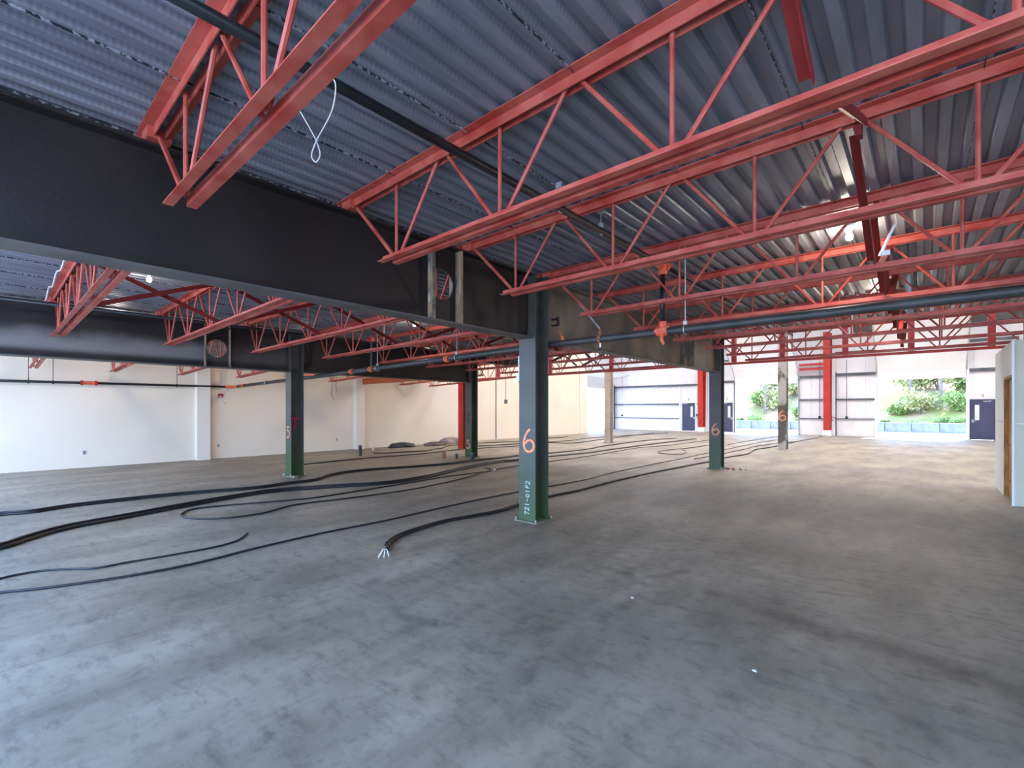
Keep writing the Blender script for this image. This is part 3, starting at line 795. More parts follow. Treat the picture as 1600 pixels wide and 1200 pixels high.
tag(MB().tube([(-2.42, MY, 3.25), (-2.42, MY, 2.67)], .030, 12).build('riser_pipe', M['blackpipe'], smooth=True), 'short vertical black pipe dropping from the orange tee to the sprinkler main', 'pipe')
tag(MB().tube([(-10.66, -2.4, 3.30), (-10.66, 13.0, 3.33)], .026, 10).build('branch_pipe', M['blackpipe'], smooth=True), 'black pipe running in front of the far girder just under the deck', 'pipe')
def tee(loc, label, down=True, grp='orange pipe fittings'):
    t = thing('pipe_fitting', label, 'pipe fitting', loc, 0, grp)
    MB().tube([(0, -.09, 0), (0, .09, 0)], .046, 12).tube([(0, 0, 0), (0, 0, -.10)], .043, 12).build('tee_body', M['orange'], t, smooth=True)
    q = MB()
    for yy in (-.085, .085): q.tube([(0, yy - .02, 0), (0, yy + .02, 0)], .058, 12)
    q.tube([(0, 0, -.08), (0, 0, -.12)], .056, 12)
    q.build('coupling', M['orange'], t)
    q = MB()
    for yy in (-.085, .085):
        for s in (-1, 1): q.box(s * .07 - .02, s * .07 + .02, yy - .012, yy + .012, -.012, .012)
    q.build('coupling_bolt', M['orange'], t)
    return t
tee((-2.42, MY, 3.37), 'bright orange pipe tee under the deck, top of the short drop pipe')
t = thing('pipe_fitting', 'salmon orange outlet fitting on the main below the short drop pipe', 'pipe fitting', (-2.42, MY, 2.56), 0, 'orange pipe fittings')
MB().tube([(-.07, 0, 0), (.07, 0, 0)], .060, 12).tube([(0, 0, .04), (0, 0, .115)], .045, 12).build('outlet_body', M['orange'], t)
MB().tube([(0, -.02, -.05), (.0, -.03, -.11), (.03, -.03, -.17)], [.03, .022, .015], 8).build('drain_plug', M['orange'], t)
MB().box(-.075, .075, -.085, .085, -.014, .014).build('coupling_lug', M['orange'], t)
def fitting(x, label, s=1.0):
    z = main_z(x)
    t = thing('pipe_coupling', label, 'pipe coupling', (x, MY, z), 0, 'orange couplings on the sprinkler main')
    MB().tube([(-.05 * s, 0, 0), (.05 * s, 0, 0)], .062 * s, 12).build('clamp_ring', M['orange'], t)
    MB().box(-.016, .016, -.09 * s, .09 * s, -.02, .02).build('bolt_lug', M['orange'], t)
fitting(-9.75, 'salmon coupling on the main, just right of the pink T column')
fitting(-8.95, 'salmon coupling on the main, under the thin drop pipe')
fitting(-6.45, 'salmon coupling on the main, left of the nearest column')
fitting(-12.9, 'salmon coupling on the main, left of the pink T column')
fitting(-16.4, 'salmon coupling on the main, nearest to the first pilaster')
t = thing('pipe_coupling', 'bright red valve coupling on the pipe along the cream wall', 'pipe coupling', (-17.2, 1.9, 2.326))
MB().tube([(0, -.17, 0), (0, .17, 0)], .045, 10).build('body', M['orange'], t)
MB().tube([(0, -.17, 0), (0, -.12, 0)], .066, 10).tube([(0, .12, 0), (0, .17, 0)], .066, 10).build('clamp_ring', M['strobe'], t)
# drop to the main in the middle bay
t = thing('riser_pipe', 'thin drop pipe with a red cap above the main, right of the pink T', 'pipe', (-8.95, MY, 2.55))
MB().tube([(0, 0, 0), (0, 0, .52)], .018, 8).build('pipe', M['greypipe'], t)
MB().tube([(-.06, 0, .55), (.06, 0, .55)], .045, 10).tube([(0, 0, .50), (0, 0, .62)], .04, 10).build('cap', M['strobe'], t)
# rod hangers on the main
def hanger(x, label, y=MY, z=None, ztop=None, grp='rod hangers of the sprinkler main', r=.055):
    z = main_z(x) if z is None else z; ztop = ztop or zt(x)
    t = thing('pipe_hanger', label, 'hanger', (x, y, z), 0, grp)
    ring = [(0, 0, 0)]
    q = MB(); N = 16
    q.tube([(0, r * 1.08 * math.sin(2 * PI * k / N), r * 1.08 * math.cos(2 * PI * k / N)) for k in range(N + 1)], .006, 5, cap=False)
    q.build('ring', M['galv'], t)
    MB().tube([(0, 0, r), (0, 0, ztop - z)], .006, 6).build('rod', M['galv'], t)
    MB().box(-.018, .018, -.018, .018, r, r + .045).build('nut', M['galv'], t)
    MB().box(-.03, .03, -.02, .02, ztop - z - .05, ztop - z).build('clamp', M['galv'], t)
hanger(-8.72, 'galvanised rod hanger on the main, beside the thin drop pipe')
hanger(-6.2, 'galvanised rod hanger on the main, left of the nearest column')
hanger(-2.14, 'galvanised rod hanger on the main, right of the orange outlet fitting')
hanger(-14.6, 'galvanised rod hanger on the main near the cream wall')
hanger(2.4, 'galvanised rod hanger on the main at the far right')
for yy, lab in ((3.35, 'first small ring hanger on the black pipe under the deck'), (4.05, 'second small ring hanger on the black pipe under the deck'), (2.9, 'ring hanger on the black pipe nearest the camera')):
    if yy > 3: hanger(-2.42, lab, y=yy, z=3.37, ztop=zt(-2.42), grp='ring hangers of the black pipe', r=.034)
def wallhanger(y, label):
    t = thing('pipe_hanger', label, 'hanger', (-17.2, y, 2.30 + (y + 2.4) * .006), 0, 'hangers of the wall pipe')
    MB().tube([(0, 0, .03), (0, 0, 1.0)], .008, 6).build('rod', M['blackpipe'], t)
    MB().box(-.02, .02, -.02, .02, -.055, .04).build('clamp', M['blackpipe'], t)
wallhanger(.75, 'dark rod hanger on the wall pipe at the left edge')
wallhanger(1.2, 'thin rod hanger on the wall pipe left of the red coupling')
wallhanger(3.9, 'rod hanger on the wall pipe left of the first pilaster')
# sway brace near the first column
t = thing('sway_brace', 'pale diagonal strut from the girder top to the main, right of the nearest column', 'brace', (-3.30, MY, 2.55))
MB().tube([(0, -.01, .14), (-.66, .06, .88)], .012, 8).build('strut', M['galv'], t)
MB().tube([(-.02, 0, 0), (.02, 0, 0)], .060, 10).box(-.015, .015, -.02, .02, .04, .13).build('pipe_clamp', M['rust'], t)
MB().tube([(0, 0, -.05), (0, 0, -.11)], .012, 6).build('clamp_bolt', M['ceramic'], t)
MB().box(-.70, -.62, .04, .09, .86, .93).build('bracket', M['galv'], t)
t = thing('beam_clamp', 'black C-clamp with rusty chain links hanging beside the nearest column', 'clamp', (-4.03, 5.50, 2.60))
MB().box(-.08, .03, -.02, .02, .21, .235).box(-.08, .03, -.02, .02, .30, .325).box(.02, .045, -.02, .02, .20, .34).build('clamp_jaw', M['blackpipe'], t)
MB().tube([(.035, 0, .20), (.07, .0, .12), (.09, .0, .04)], .017, 6).tube([(.09, 0, .07), (.12, 0, -.02)], .02, 6).build('link', M['rust'], t)
MB().tube([(.10, 0, .06), (.115, 0, -.01)], .022, 6).build('brass_link', M['orange'], t)
# slotted strut on the far side of the nearest column
t = thing('slotted_strut', 'pale slotted metal strut hanging on the left side of the nearest column', 'strut', (-4.47, 5.20, 2.02))
MB().box(-.02, .03, -.02, .02, .0, .36).build('rail', M['galv'], t)
MB().box(.03, .045, -.05, .05, -.04, .36).build('back_plate', M['girder'], t)
MB().bar((0, 0, .36), (.07, 0, .56), .035, .02).build('top_arm', M['galv'], t)
MB().box(-.055, -.02, -.025, .025, -.02, .10).build('junction_box', M['galv'], t)

# wire loop hanging from the black pipe
tag(MB().tube(smooth_path([(-2.40, 1.16, 3.34), (-2.20, 1.15, 3.22), (-2.225, 1.15, 3.10), (-2.414, 1.15, 2.993), (-2.451, 1.15, 2.939), (-2.422, 1.16, 2.905), (-2.379, 1.16, 2.923), (-2.41, 1.16, 3.0), (-2.596, 1.15, 3.249)], 6), .0035, 5).build('wire_loop', M['wire']),
    'white twisted wire loop dangling from the black pipe by the nearest joist', 'wire')
# white cord draped along the first joist of the middle bay
tag(MB().tube(smooth_path([(-10.9, .66, 3.40), (-10.3, .64, 3.32), (-9.8, .64, 3.42), (-9.3, .64, 3.34), (-8.7, .64, 3.43), (-8.2, .64, 3.36), (-7.6, .64, 3.44)], 6), .008, 5).build('electric_cord', M['wire']),
    'white electric cord strung along the dark joist at far left', 'cord')
tag(MB().tube(smooth_path([(DX + .14, -2.0, 3.27), (DX + .14, -.5, 3.22), (DX + .14, .7, 3.25), (DX + .14, 2.0, 3.30), (DX + .14, 3.4, 3.34), (DX + .14, 4.6, 3.36)], 6), .012, 5).build('hanging_cable', M['cable']),
    'dark sagging cable along the top of the far girder', 'cable')

# ------------------------------------------------------------------ lamps
def lamp(x, y, label, lit=False, E=60, col=(1, .86, .70), soft=.05):
    z = zt(x)
    t = thing('ceiling_lamp', label, 'lamp', (x, y, z), 0, 'bare bulbs under the deck')
    MB().lathe([(.0, 0), (.058, 0), (.062, -.012), (.045, -.03), (.028, -.045), (.026, -.06), (.0, -.06)], n=20).build('lampholder', M['ceramic'], t, smooth=True)
    MB().lathe([(.0, -.058), (.014, -.06), (.018, -.075), (.033, -.10), (.036, -.12), (.028, -.145), (.0, -.157)], n=20).build('bulb', M['bulblit'] if lit == 2 else M['bulbsoft'], t, smooth=True)
    if lit:
        l = bpy.data.lights.new('bulb_light', 'POINT'); l.energy = E; l.color = col; l.shadow_soft_size = soft
        lo = bpy.data.objects.new('bulb_light', l); C.objects.link(lo); lo.parent = t; lo.location = (0, 0, -.22)
    return t
lamp(-8.28, 1.55, 'white ceramic lampholder with bulb on the deck at left, beside the crossed bracing', 1, 3, (1, .93, .88))
lamp(-8.35, 6.18, 'small white bulb under the deck below the stiffened part of the near girder', 1, 6, (1, .9, .8))
lamp(-.62, 6.25, 'lit bare bulb glowing among the right-hand joists, the nearer of two', 2, 12)
lamp(-.60, 10.45, 'lit bare bulb glowing among the right-hand joists, the farther of two', 2, 14)
for yy, lab in ((2.0, 'unseen bulb added to light the cream wall, nearest'), (6.5, 'unseen bulb added to light the cream wall, middle'), (11.0, 'unseen bulb added to light the cream wall, farthest')): lamp(-14.1, yy, 'bare ' + lab, 1, 26, (1, .88, .74), .12)  # unseen lamps added behind the far girder to brighten the cream wall
# white wrapped joint of the bridging by the lit bulb
tag(MB().box(-.30, -.23, 5.32, 5.36, 2.98, 3.02).bar((-.30, 5.34, 2.99), (-.20, 5.38, 3.26), .06, .012).build('white_strap', M['ceramic']), 'pale bent strap beside the cross bracing near the lit bulb', 'strap')
t = thing('wrapped_conduit', 'pale wrapped conduit hanging beside the cross bracing over the far right joists', 'conduit', (-.2, 8.9, 2.9))
MB().tube([(0, 0, .74), (.03, .02, .4), (0, .03, .2), (.04, 0, .05)], [.05, .04, .055, .03], 8).build('wrap', M['galv'], t)
MB().tube([(.1, 0, .74), (.1, 0, .1)], .02, 6).build('pipe', M['girt'], t)

# ------------------------------------------------------------------ small things on walls
t = thing('alarm_strobe', 'small red alarm strobe on the cream wall right of the first pilaster', 'alarm', (WX, 5.12, 2.06))
MB().box(0, .05, -.06, .06, -.06, .06).build('body', M['strobe'], t)
MB().box(.05, .065, -.03, .03, -.05, -.01).build('lens', M['ceramic'], t)
MB().tube([(.01, 0, .06), (.01, 0, .8)], .006, 5).build('wire', M['wire'], t)
t = thing('wall_bracket', 'pale wire end hanging below the red strobe', 'wire', (WX, 5.2, 1.75))
MB().tube([(.02, 0, .16), (.03, .02, .08), (.02, .08, .02), (.02, .06, .1)], .008, 5).build('wire', M['wire'], t)
for (y, z, lab) in ((5.07, .42, 'small outlet plate on the cream wall right of the first pilaster'), (1.82, .42, 'small outlet plate on the cream wall at far left'), (9.16, .42, 'small outlet plate on the cream wall left of the second pilaster')):
    t = thing('wall_outlet', lab, 'outlet', (WX, y, z), 0, 'wall outlets')
    MB().box(0, .012, -.035, .035, -.055, .055).build('cover_plate', M['galv'], t, bevel=.003)
    MB().box(.012, .015, -.015, .015, -.035, -.008).box(.012, .015, -.015, .015, .008, .035).build('socket', M['girt'], t)
t = thing('pull_station', 'small grey box and wire on the white wall right of the far 5 column', 'switch box', (WX, 19.0, 2.05))
MB().box(0, .06, -.09, .09, -.12, .10).build('box', M['girt'], t)
MB().tube([(.02, 0, .1), (.02, 0, 1.9)], .012, 5).build('wire', M['girt'], t)
t = thing('dangling_wires', 'loose wires hanging from the ceiling left of the second pilaster', 'wires', (-17.4, 8.95, 2.0))
MB().tube(smooth_path([(0, 0, .9), (0, .03, .5), (.02, -.02, .2), (0, .1, .0)]), .008, 5).tube(smooth_path([(0, .2, .9), (0, .18, .5), (.02, .22, .3)]), .008, 5).build('wire', M['girt'], t)
for (x, lab) in ((-4.93, 'thin dark conduit on the far wall left of the red middle column'), (-3.55, 'thin dark conduit on the far wall right of the red middle column'), (-18.6, 'thin dark conduit on the far wall at its left corner')):
    t = thing('wall_conduit', lab, 'conduit', (x, FWY - .18, 0), 0, 'conduits on the far wall')
    MB().tube([(0, 0, 1.1), (0, 0, 4.6)], .015, 6).build('pipe', M['girt'], t)
    MB().box(-.06, .06, -.04, .04, 1.06, 1.2).build('box', M['blackmark'], t)
t = thing('wall_box', 'white and grey switch boxes right of the blue door numbered 2', 'switch box', (-12.52, FWY - .2, 1.2))
MB().box(-.08, .08, -.05, .05, .2, .5).build('box', M['ceramic'], t)
MB().box(-.06, .1, -.04, .04, -.1, .1).build('switch', M['girt'], t)
t = thing('hose_hook', 'small red hook on the far wall right of the middle red column', 'hook', (-4.22, FWY - .22, 1.05))
MB().tube([(.10 * math.cos(a), 0, .10 * math.sin(a)) for a in [i * .45 for i in range(12)]], .018, 6).build('ring', M['frame_red'], t)

# ------------------------------------------------------------------ cables on the floor
CAB = {
'C1':[(-10.441, 0.161), (-10.329, 0.489), (-10.477, 0.857), (-10.519, 1.67), (-10.409, 2.595), (-10.114, 3.612), (-10.207, 4.278), (-10.235, 4.846), (-10.782, 5.578), (-10.956, 6.358), (-10.624, 7.705), (-10.406, 8.89), (-10.457, 9.962), (-10.378, 11.029), (-10.421, 12.098), (-10.244, 13.491), (-10.183, 16.094), (-10.474, 17.573), (-10.762, 22.266), (-10.385, 25.434)],
'C2':[(-7.947, 0.122), (-8.218, 0.335), (-8.579, 0.701), (-8.836, 1.403), (-9.157, 2.283), (-9.428, 3.367), (-9.402, 3.941), (-9.099, 4.707), (-8.668, 5.629), (-8.725, 6.684), (-9.262, 8.355), (-9.625, 10.229), (-9.506, 11.036), (-9.549, 12.575), (-9.281, 14.667), (-9.341, 15.672), (-9.406, 19.977), (-9.372, 25.567)],
'C3':[(-8.767, 8.967), (-9.08, 9.06), (-8.467, 8.708), (-8.453, 8.39), (-8.464, 8.063), (-8.517, 7.277), (-8.401, 6.093), (-8.296, 4.815), (-8.27, 3.8), (-8.528, 3.045), (-8.721, 2.53), (-8.748, 2.181), (-8.447, 1.966), (-8.134, 1.964), (-7.844, 2.113), (-7.655, 2.385), (-7.616, 2.811), (-7.877, 3.405), (-7.755, 4.251), (-7.666, 5.56), (-7.984, 7.202), (-8.532, 8.822), (-8.639, 10.029), (-8.614, 11.344), (-8.671, 14.548), (-8.96, 18.005), (-8.549, 20.222), (-8.477, 24.935)],
'C4':[(-6.014, 0.093), (-5.887, 0.318), (-5.696, 0.904), (-5.648, 1.408), (-5.747, 2.052), (-5.81, 2.834), (-5.79, 3.76), (-5.879, 5.022), (-5.909, 6.28), (-5.887, 6.834), (-5.831, 7.679), (-5.78, 9.135), (-5.905, 10.307), (-5.935, 12.604), (-5.928, 14.932), (-5.973, 17.569), (-5.971, 19.788), (-6.014, 24.024), (-5.889, 27.898)],
'C5':[(-4.557, 2.968), (-4.728, 3.113), (-4.921, 3.377), (-5.06, 3.877), (-5.105, 4.361), (-5.032, 4.794), (-4.984, 5.297), (-5.061, 5.875), (-5.148, 6.78), (-5.108, 7.611), (-5.179, 8.689), (-5.185, 10.487), (-5.098, 12.185), (-4.949, 14.558), (-4.932, 16.344), (-4.77, 17.969), (-5.054, 20.193), (-4.907, 21.559), (-4.85, 22.978), (-4.762, 26.891)],
'C6':[(-6.539, 2.236), (-6.257, 2.019), (-6.162, 1.787), (-6.176, 1.305), (-6.219, 0.987), (-6.234, 0.741), (-6.423, 0.525), (-6.536, 0.353), (-6.545, 0.183), (-6.508, 0.06)],
'C7':[(-7.259, 21.354), (-7.352, 18.989), (-7.607, 17.567), (-7.481, 16.588), (-7.176, 16.182), (-6.562, 16.24), (-6.792, 17.544), (-7.175, 18.138)],
'C8':[(-5.579, 15.107), (-5.486, 16.138), (-5.442, 18.034), (-5.428, 20.265), (-5.492, 21.943), (-5.218, 24.722), (-4.81, 26.848), (-4.55, 33.947)],
'C9':[(-13.463, 6.001), (-13.704, 8.112), (-13.568, 10.253), (-13.914, 12.621), (-13.764, 13.365), (-13.362, 15.512), (-13.881, 18.28), (-13.664, 19.721), (-14.056, 22.214), (-13.106, 30.577)],
'C10':[(-15.706, 9.726), (-14.933, 9.378), (-14.627, 10.32), (-14.394, 11.24), (-14.842, 12.008), (-14.889, 12.379), (-15.728, 13.437), (-15.821, 14.351), (-15.854, 15.394), (-15.244, 17.697), (-15.744, 20.734), (-15.529, 21.713), (-16.015, 22.981)],
'C11':[(-14.606, 14.183), (-14.109, 16.379), (-13.612, 17.927), (-12.627, 18.224), (-12.941, 21.713), (-13.949, 30.419)],
'C12':[(-6.735, 22.32), (-6.723, 24.558), (-6.595, 31.243)],
}
CAB['C1'] = [(-10.5, -2.2), (-10.45, -.8)] + CAB['C1']
CAB['C2'] = [(-7.3, -2.2), (-7.6, -.7)] + CAB['C2']
CAB['C4'] = [(-6.5, -2.2), (-6.15, -.6)] + CAB['C4']
CAB['C6'] = CAB['C6'] + [(-6.45, -.6), (-6.3, -2.0)]
def cable(pts, r, label, off=0.0, grp='black cables lying on the floor', lift=0.0, ph=0.0, wob=0.0):
    P = [Vector((p[0], p[1], 0)) for p in pts]
    S = smooth_path(P, 7); out = []
    dist = 0
    for i, p in enumerate(S):
        a = S[max(i - 1, 0)]; b = S[min(i + 1, len(S) - 1)]; d = (b - a)
        if i: dist += (p - S[i - 1]).length
        if d.length < 1e-6: d = Vector((0, 1, 0))
        d.normalize(); s = Vector((-d.y, d.x, 0))
        o = off + wob * math.sin(dist * 1.1 + ph)
        out.append(p + s * o + Vector((0, 0, r + lift)))
    return tag(MB().tube(out, r, 8).build('floor_cable', M['cable'], smooth=True), label, 'cable', grp)
cable(CAB['C1'], .019, 'left cable of the thick black bundle farthest across the floor', -.019, wob=.004)
cable(CAB['C1'], .019, 'right cable of the thick black bundle farthest across the floor', .021, wob=.004)
cable(CAB['C1'][:18], .017, 'top cable of the thick black bundle farthest across the floor', .0, lift=.028)
cable(CAB['C2'], .021, 'left cable of the curved thick bundle sweeping in from the left edge', -.042, wob=.004)
cable(CAB['C2'], .021, 'middle cable of the curved thick bundle sweeping in from the left edge', .001, wob=.003)
cable(CAB['C2'], .021, 'right cable of the curved thick bundle sweeping in from the left edge', .046, wob=.004, ph=1)
cable(CAB['C2'][:16], .018, 'cable riding on top of the curved thick bundle', .02, lift=.034)
cable(CAB['C3'], .013, 'black cable doubled back in a long narrow loop behind the nearest column')
cable(CAB['C4'], .012, 'thin black cable running the full floor length behind the nearest column')
cable(CAB['C5'], .021, 'thick black cable with its frayed end left of the nearest column', -.02)
cable(CAB['C5'][1:14], .019, 'second strand beside the thick cable with the frayed end', .021)
cable(CAB['C6'], .0105, 'short thin black cable curling up at its free end at lower left')
cable(CAB['C7'], .014, 'small closed loop of cable left of the column with debris')
cable(CAB['C8'], .014, 'thin black cable wandering past the patchy brown column')
cable(CAB['C9'], .017, 'thin black cable from the pink T column towards the red column')
cable(CAB['C10'], .02, 'black cable with upturned white wire ends near the cream wall')
cable(CAB['C11'], .02, 'black cable behind the far column marked 5')
cable(CAB['C12'], .014, 'thin faint cable right of the column with debris')
t = thing('frayed_cable_end', 'stripped white conductors at the end of the thick near cable', 'wire end', (-4.50, 2.93, .03))
for (dx, dy, lab) in ((.14, -.10, ''), (.10, -.14, ''), (.16, -.05, ''), (.07, -.12, '')):
    MB().tube(smooth_path([(-.04, .02, 0), (dx * .4, dy * .3, .03), (dx, dy, -.02)], 5), .006, 6).build('conductor', M['wire'], t)
t = thing('bare_wire_ends', 'pale upturned wire ends standing by the cable near the cream wall', 'wire end', (-15.72, 9.74, .03))
MB().tube([(0, 0, 0), (-.12, .02, .14), (-.16, -.06, .34)], .018, 6).tube([(0, 0, 0), (-.1, .1, .12), (-.06, .1, .2)], .016, 6).build('conductor', M['wire'], t)
# pale tape on cables
tag(MB().tube([(-8.40, 8.72, .03), (-8.46, 8.84, .03)], .02, 8).build('cable_tape', M['wire']), 'small white tape wrap on the looped cable left of the nearest column', 'tape')

# floor stubs
def stub(x, y, r, h, label, m='blackpipe'):
    t = thing('pipe_stub', label, 'pipe stub', (x, y, 0), 0, 'pipe stubs in the floor')
    MB().tube([(0, 0, 0), (0, 0, h)], r, 12).build('pipe', M[m], t, smooth=False)
    MB().tube([(0, 0, h), (0, 0, h + .03)], r * 1.15, 12).build('cap', M['girt' if m == 'blackpipe' else 'rust'], t)
stub(-14.73, 8.62, .055, .33, 'tall black pipe stub standing before the second pilaster')
stub(-11.88, 9.98, .06, .17, 'reddish-brown pipe stub left of the far column marked 5', 'rust')
stub(-11.55, 10.24, .045, .13, 'small dark pipe stub left of the far column marked 5')
stub(-10.98, 10.40, .07, .17, 'dark pipe stub at the foot of the far column marked 5')
rnd = random.Random(4)
# rubble at the foot of the second column
RUB = ['largest', 'second largest', 'third', 'fourth', 'fifth', 'sixth', 'seventh', 'eighth', 'smallest']
for i in range(6):
    px, py = AX + .30 + .08 * i, BY + (-.02, .12, -.08, .18, .03, .10)[i]
    s = (.034, .030, .026, .024, .021, .018)[i]
    q = MB(); q.lathe([(0, 0), (s * 1.1, 0), (s * 1.3, s * .6), (s * .7, s * 1.3), (0, s * 1.4)], n=6)
    o = q.build('rubble_piece', M['rust']); o.location = (px, py, 0); o.rotation_euler = (0, 0, rnd.random() * 6)
    tag(o, 'rust-brown rubble chunk by the second column, %s out from its foot' % ['first', 'second', 'third', 'fourth', 'fifth', 'sixth'][i], 'rubble', 'rubble by the second column')
# heaps by the wall
def heap(name, loc, sx, sy, sz, m, label, cat, seed=1):
    r_ = random.Random(seed); nu, nv = 22, 9; v = []; f = []
    ph = [r_.uniform(0, 6) for _ in range(8)]
    for j in range(nv + 1):
        b = j / nv * PI / 2
        for i in range(nu):
            a = 2 * PI * i / nu
            k = 1 + .16 * math.sin(3 * a + ph[0]) + .12 * math.sin(5 * a + ph[1] + 3 * b) + .08 * math.sin(9 * a + ph[2] - 5 * b)
            v.append((math.cos(a) * math.cos(b) * sx * k, math.sin(a) * math.cos(b) * sy * k, sz * math.sin(b) ** .8 * (1 + .12 * math.sin(4 * a + ph[3]) * math.cos(b))))
    for j in range(nv):
        for i in range(nu): f.append((j * nu + i, j * nu + (i + 1) % nu, (j + 1) * nu + (i + 1) % nu, (j + 1) * nu + i))
    f.append(tuple(range(nu))[::-1])
    q = MB(); q.v = v; q.f = f
    o = q.build(name, M[m], smooth=True); o.location = loc
    return tag(o, label, cat)
heap('tarp_heap', (-16.75, 11.75, 0), .32, .62, .21, 'tarp', 'crumpled shiny black tarp lying by the cream wall', 'tarp', 2)
heap('sack_heap', (-16.4, 13.35, 0), .30, .55, .17, 'sack', 'low dark brown heap of sacking by the cream wall', 'sacking', 3)
heap('sack_heap', (-16.85, 14.6, 0), .32, .70, .30, 'sackp', 'paler pinkish-grey heap behind the dark sacking', 'sacking', 5)
for (x, y, lab) in ((-1.86, 3.62, 'tiny white scrap on the floor in the middle foreground'), (-.78, 3.10, 'small white scrap on the bare floor at lower right'), (-2.55, 6.6, 'white crumb on the floor right of the nearest column')):
    tag(MB().prism([(x - .012, y - .006), (x + .014, y - .01), (x + .008, y + .012), (x - .006, y + .009)], 'z', .0, .006).build('paper_scrap', M['wire']), lab, 'scrap', 'scraps on the floor')

# ------------------------------------------------------------------ outside
def hf(x, y):
    d = max(0, y - 46.5)
    h = min(d * .42, 9) + .5 * math.sin(x * .35) * min(d * .15, 1) + .35 * math.sin(x * .9 + y * .5) * min(d * .2, 1)
    return h
bk = MB(); nx, ny = 70, 26
for j in range(ny):
    for i in range(nx):
        x = -60 + i * 1.6; y = 46 + j * 1.4; bk.v.append((x, y, hf(x, y) - .1))
for j in range(ny - 1):
    for i in range(nx - 1): bk.f.append((j * nx + i, j * nx + i + 1, (j + 1) * nx + i + 1, (j + 1) * nx + i))
struct('terrain', bk, M['bank'], smooth=True)
def hs(x, y): 
    d = max(0, -33 - x); return min(d * .42, 9) + .4 * math.sin(y * .5) * min(d * .2, 1)
bk = MB(); nx, ny = 18, 50
for j in range(ny):
    for i in range(nx):
        x = -32 - i * 1.6; y = 10 + j * 1.6; bk.v.append((x, y, hs(x, y) - .1))
for j in range(ny - 1):
    for i in range(nx - 1): bk.f.append((j * nx + i, j * nx + i + 1, (j + 1) * nx + i + 1, (j + 1) * nx + i))
struct('terrain_side', bk, M['bank'], smooth=True)

# concrete blocks
NTH = ['first of the row', 'second of the row', 'third of the row', 'fourth of the row', 'fifth of the row', 'sixth of the row', 'seventh of the row', 'last of the row']
blk0 = None
def block(x, y, rz, label, grp):
    global blk0
    if blk0 is None:
        blk0 = MB().prism([(-.375, 0), (.375, 0), (.375, .66), (.32, .70), (-.32, .70), (-.375, .66)], 'x', -.74, .74).build('concrete_block', M['block'], bevel=.01); o = blk0
    else: o = blk0.copy(); C.objects.link(o)
    o.location = (x, y, -.05); o.rotation_euler = (0, 0, rz)
    return tag(o, label, 'concrete block', grp)
for i in range(7): block(-15.2 + i * 1.52, 44.6, 0, 'grey concrete barrier block outside the left big doorway, %s' % NTH[i], 'barrier blocks outside the left big doorway')
for i in range(8): block(-3.0 + i * 1.52, 44.9, 0, 'grey concrete barrier block outside the right big doorway, %s' % NTH[i], 'barrier blocks outside the right big doorway')
for i in range(6): block(-30, 33 + i * 1.52, PI / 2, 'grey concrete barrier block outside the side doorway, %s' % NTH[i], 'barrier blocks outside the side doorway')

def leaf_mesh(seed, rx, ry, rz, n, ls):
    r_ = random.Random(seed); v = []; f = []
    cl = []
    while len(cl) < 16:
        c = (r_.uniform(-1, 1), r_.uniform(-1, 1), r_.uniform(-1, 1))
        if sum(q * q for q in c) < 1: cl.append((c[0] * .68, c[1] * .68, c[2] * .62))
    for i in range(n):
        c = cl[r_.randrange(16)]
        a = tuple(c[q] + max(-.34, min(.34, r_.gauss(0, .17))) for q in range(3))
        p = Vector((a[0] * rx, a[1] * ry, max(a[2], -.85) * rz))
        d = Vector((r_.gauss(0, 1), r_.gauss(0, 1), r_.gauss(0, 1))).normalized(); e = d.orthogonal().normalized(); g_ = d.cross(e)
        s = ls * r_.uniform(.6, 1.3)
        o = len(v)
        v += [tuple(p + e * s), tuple(p + g_ * s * .5), tuple(p - e * s), tuple(p - g_ * s * .5)]; f.append((o, o + 1, o + 2, o + 3))
    q = MB(); q.v = v; q.f = f; return q
protos = []
for i, (mm, rr) in enumerate((('leaf', (1.6, 1.5, 1.2)), ('leafd', (1.3, 1.3, 1.0)), ('leafy', (1.8, 1.6, 1.4)))):
    t = thing('shrub', 'x', 'shrub', (0, 0, 0))
    f_ = leaf_mesh(20 + i, *rr, 1500, .15); o = f_.build('foliage', M[mm], t); o.location = (0, 0, rr[2] * .9)
    s = MB()
    for k in range(4):
        a = k * 1.7; s.tube([(0, 0, -.2), (.2 * math.cos(a), .2 * math.sin(a), .6), (.6 * math.cos(a), .6 * math.sin(a), 1.4)], [.06, .045, .02], 5)
    o2 = s.build('stem', M['bark'], t)
    protos.append((t, [o, o2]))
used = set()
KN = ['light green', 'deep green', 'yellow-green']
def shrub(k, x, y, z, s, label, grp):
    t, kids = protos[k]
    if k in used:
        r_ = t; t = r_.copy(); C.objects.link(t)
        for ch in kids: d = ch.copy(); C.objects.link(d); d.parent = t
    used.add(k); t.location = (x, y, z); t.rotation_euler = (0, 0, rnd.random() * 6); t.scale = (s, s, s)
    tag(t, label, 'shrub', grp)
ORD2 = ['leftmost', 'second from the left', 'third from the left', 'fourth from the left', 'fifth from the left', 'sixth from the left', 'seventh from the left', 'eighth from the left', 'ninth from the left', 'tenth from the left', 'rightmost']
ROW = ['front', 'middle', 'upper']
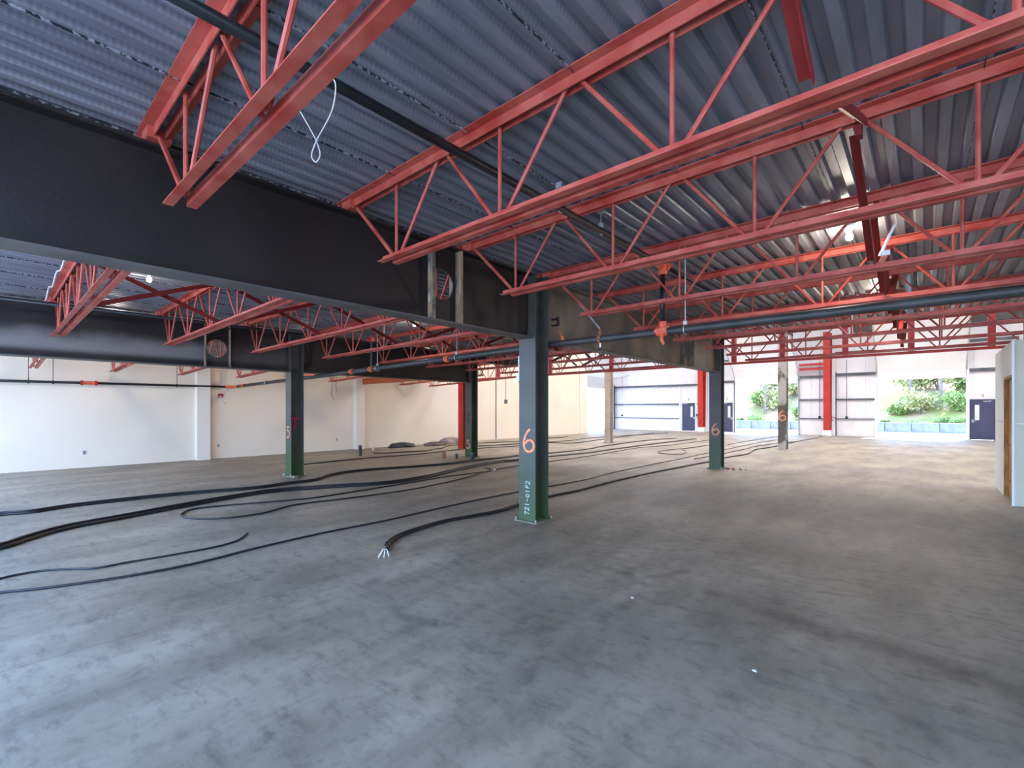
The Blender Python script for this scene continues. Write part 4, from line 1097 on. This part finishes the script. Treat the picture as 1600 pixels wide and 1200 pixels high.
for (x0, dx, side, cnt) in ((-13.2, 1.75, 'left', (5, 4, 4)), (-2.4, 1.65, 'right', (6, 6, 6))):
    for row, yy in enumerate((47.2, 50.0, 53.4)):
        for i in range(cnt[row]):
            k = ((1, 0, 1, 0, 1, 0), (0, 2, 0, 2, 1, 0), (2, 2, 0, 2, 2, 0))[row][i]
            s = (.50, .80, 1.15)[row] * (1 + .22 * math.sin(i * 2.1 + row + x0))
            x = x0 + (i + .35 * row) * dx * (1 + .12 * row) + .3 * math.sin(i * 3.7 + row); y = yy + .5 * math.sin(i * 5.1 + row)
            shrub(k, x, y, hf(x, y) - .2, s, '%s shrub, %s in the %s row outside the %s big doorway' % (KN[k], ORD2[i] if i else 'leftmost', ROW[row], side), 'shrubs outside the %s big doorway' % side)
for i, (k, x, y, s) in enumerate([(1, -35, 36.5, 1.1), (0, -35, 40, 1.4), (2, -36, 44, 1.5), (0, -34.5, 48, 1.2)]):
    shrub(k, x, y, hs(x, y) - .2, s, '%s shrub outside the side doorway, %s' % (KN[k], ORD2[i]), 'shrubs outside the side doorway')
def bare_tree(x, y, h, lean, label, grp, r=.13):
    t = thing('bare_tree', label, 'tree', (x, y, hf(x, y) - .2), 0, grp)
    MB().tube([(0, 0, 0), (lean * .1, 0, h * .3), (lean * .5, 0, h * .6), (lean, 0, h)], [r, r * .85, r * .6, r * .25], 7).build('trunk', M['bark'], t)
    q = MB()
    for k in range(7):
        z = h * (.3 + .09 * k); a = k * 2.3; L_ = 1.3 - .12 * k
        x0 = lean * (z / h) ** 1.5
        q.tube([(x0, 0, z), (x0 + L_ * .5 * math.cos(a), L_ * .5 * math.sin(a), z + .3), (x0 + L_ * math.cos(a), L_ * math.sin(a), z + .45)], [.04, .03, .012], 5)
    q.build('branch', M['bark'], t)
    leaf_mesh(int(x * 10) + 500, 1.2, 1.2, h * .35, 260, .14).build('foliage', M['leafy'], t).location = (lean * .7, 0, h * .75)
for (x, y, h, ln, lab, g_) in ((-11.4, 49, 7, .1, 'slim bare-stemmed tree in the left big doorway', None), (-.9, 52, 8, .1, 'leftmost slim tree trunk seen through the right big doorway', None), (1.0, 51, 8, -.1, 'second slim tree trunk seen through the right big doorway', None),
                               (2.5, 53, 8, .0, 'third slim tree trunk seen through the right big doorway', None), (3.9, 49.5, 8, .1, 'thicker upright trunk near the middle of the right big doorway', None), (6.0, 50.5, 7, 1.6, 'leaning tree trunk at the right of the right big doorway', None)):
    bare_tree(x, y, h, ln, lab, g_)
tag(MB().prism([(-.45, 0), (.45, 0), (.5, .35), (.3, .55), (-.35, .5)], 'x', -.5, .5).build('boulder', M['bank'], bevel=.08), 'tan boulder beside the right end of the barrier blocks', 'rock').location = (8.4, 43.6, -.05)
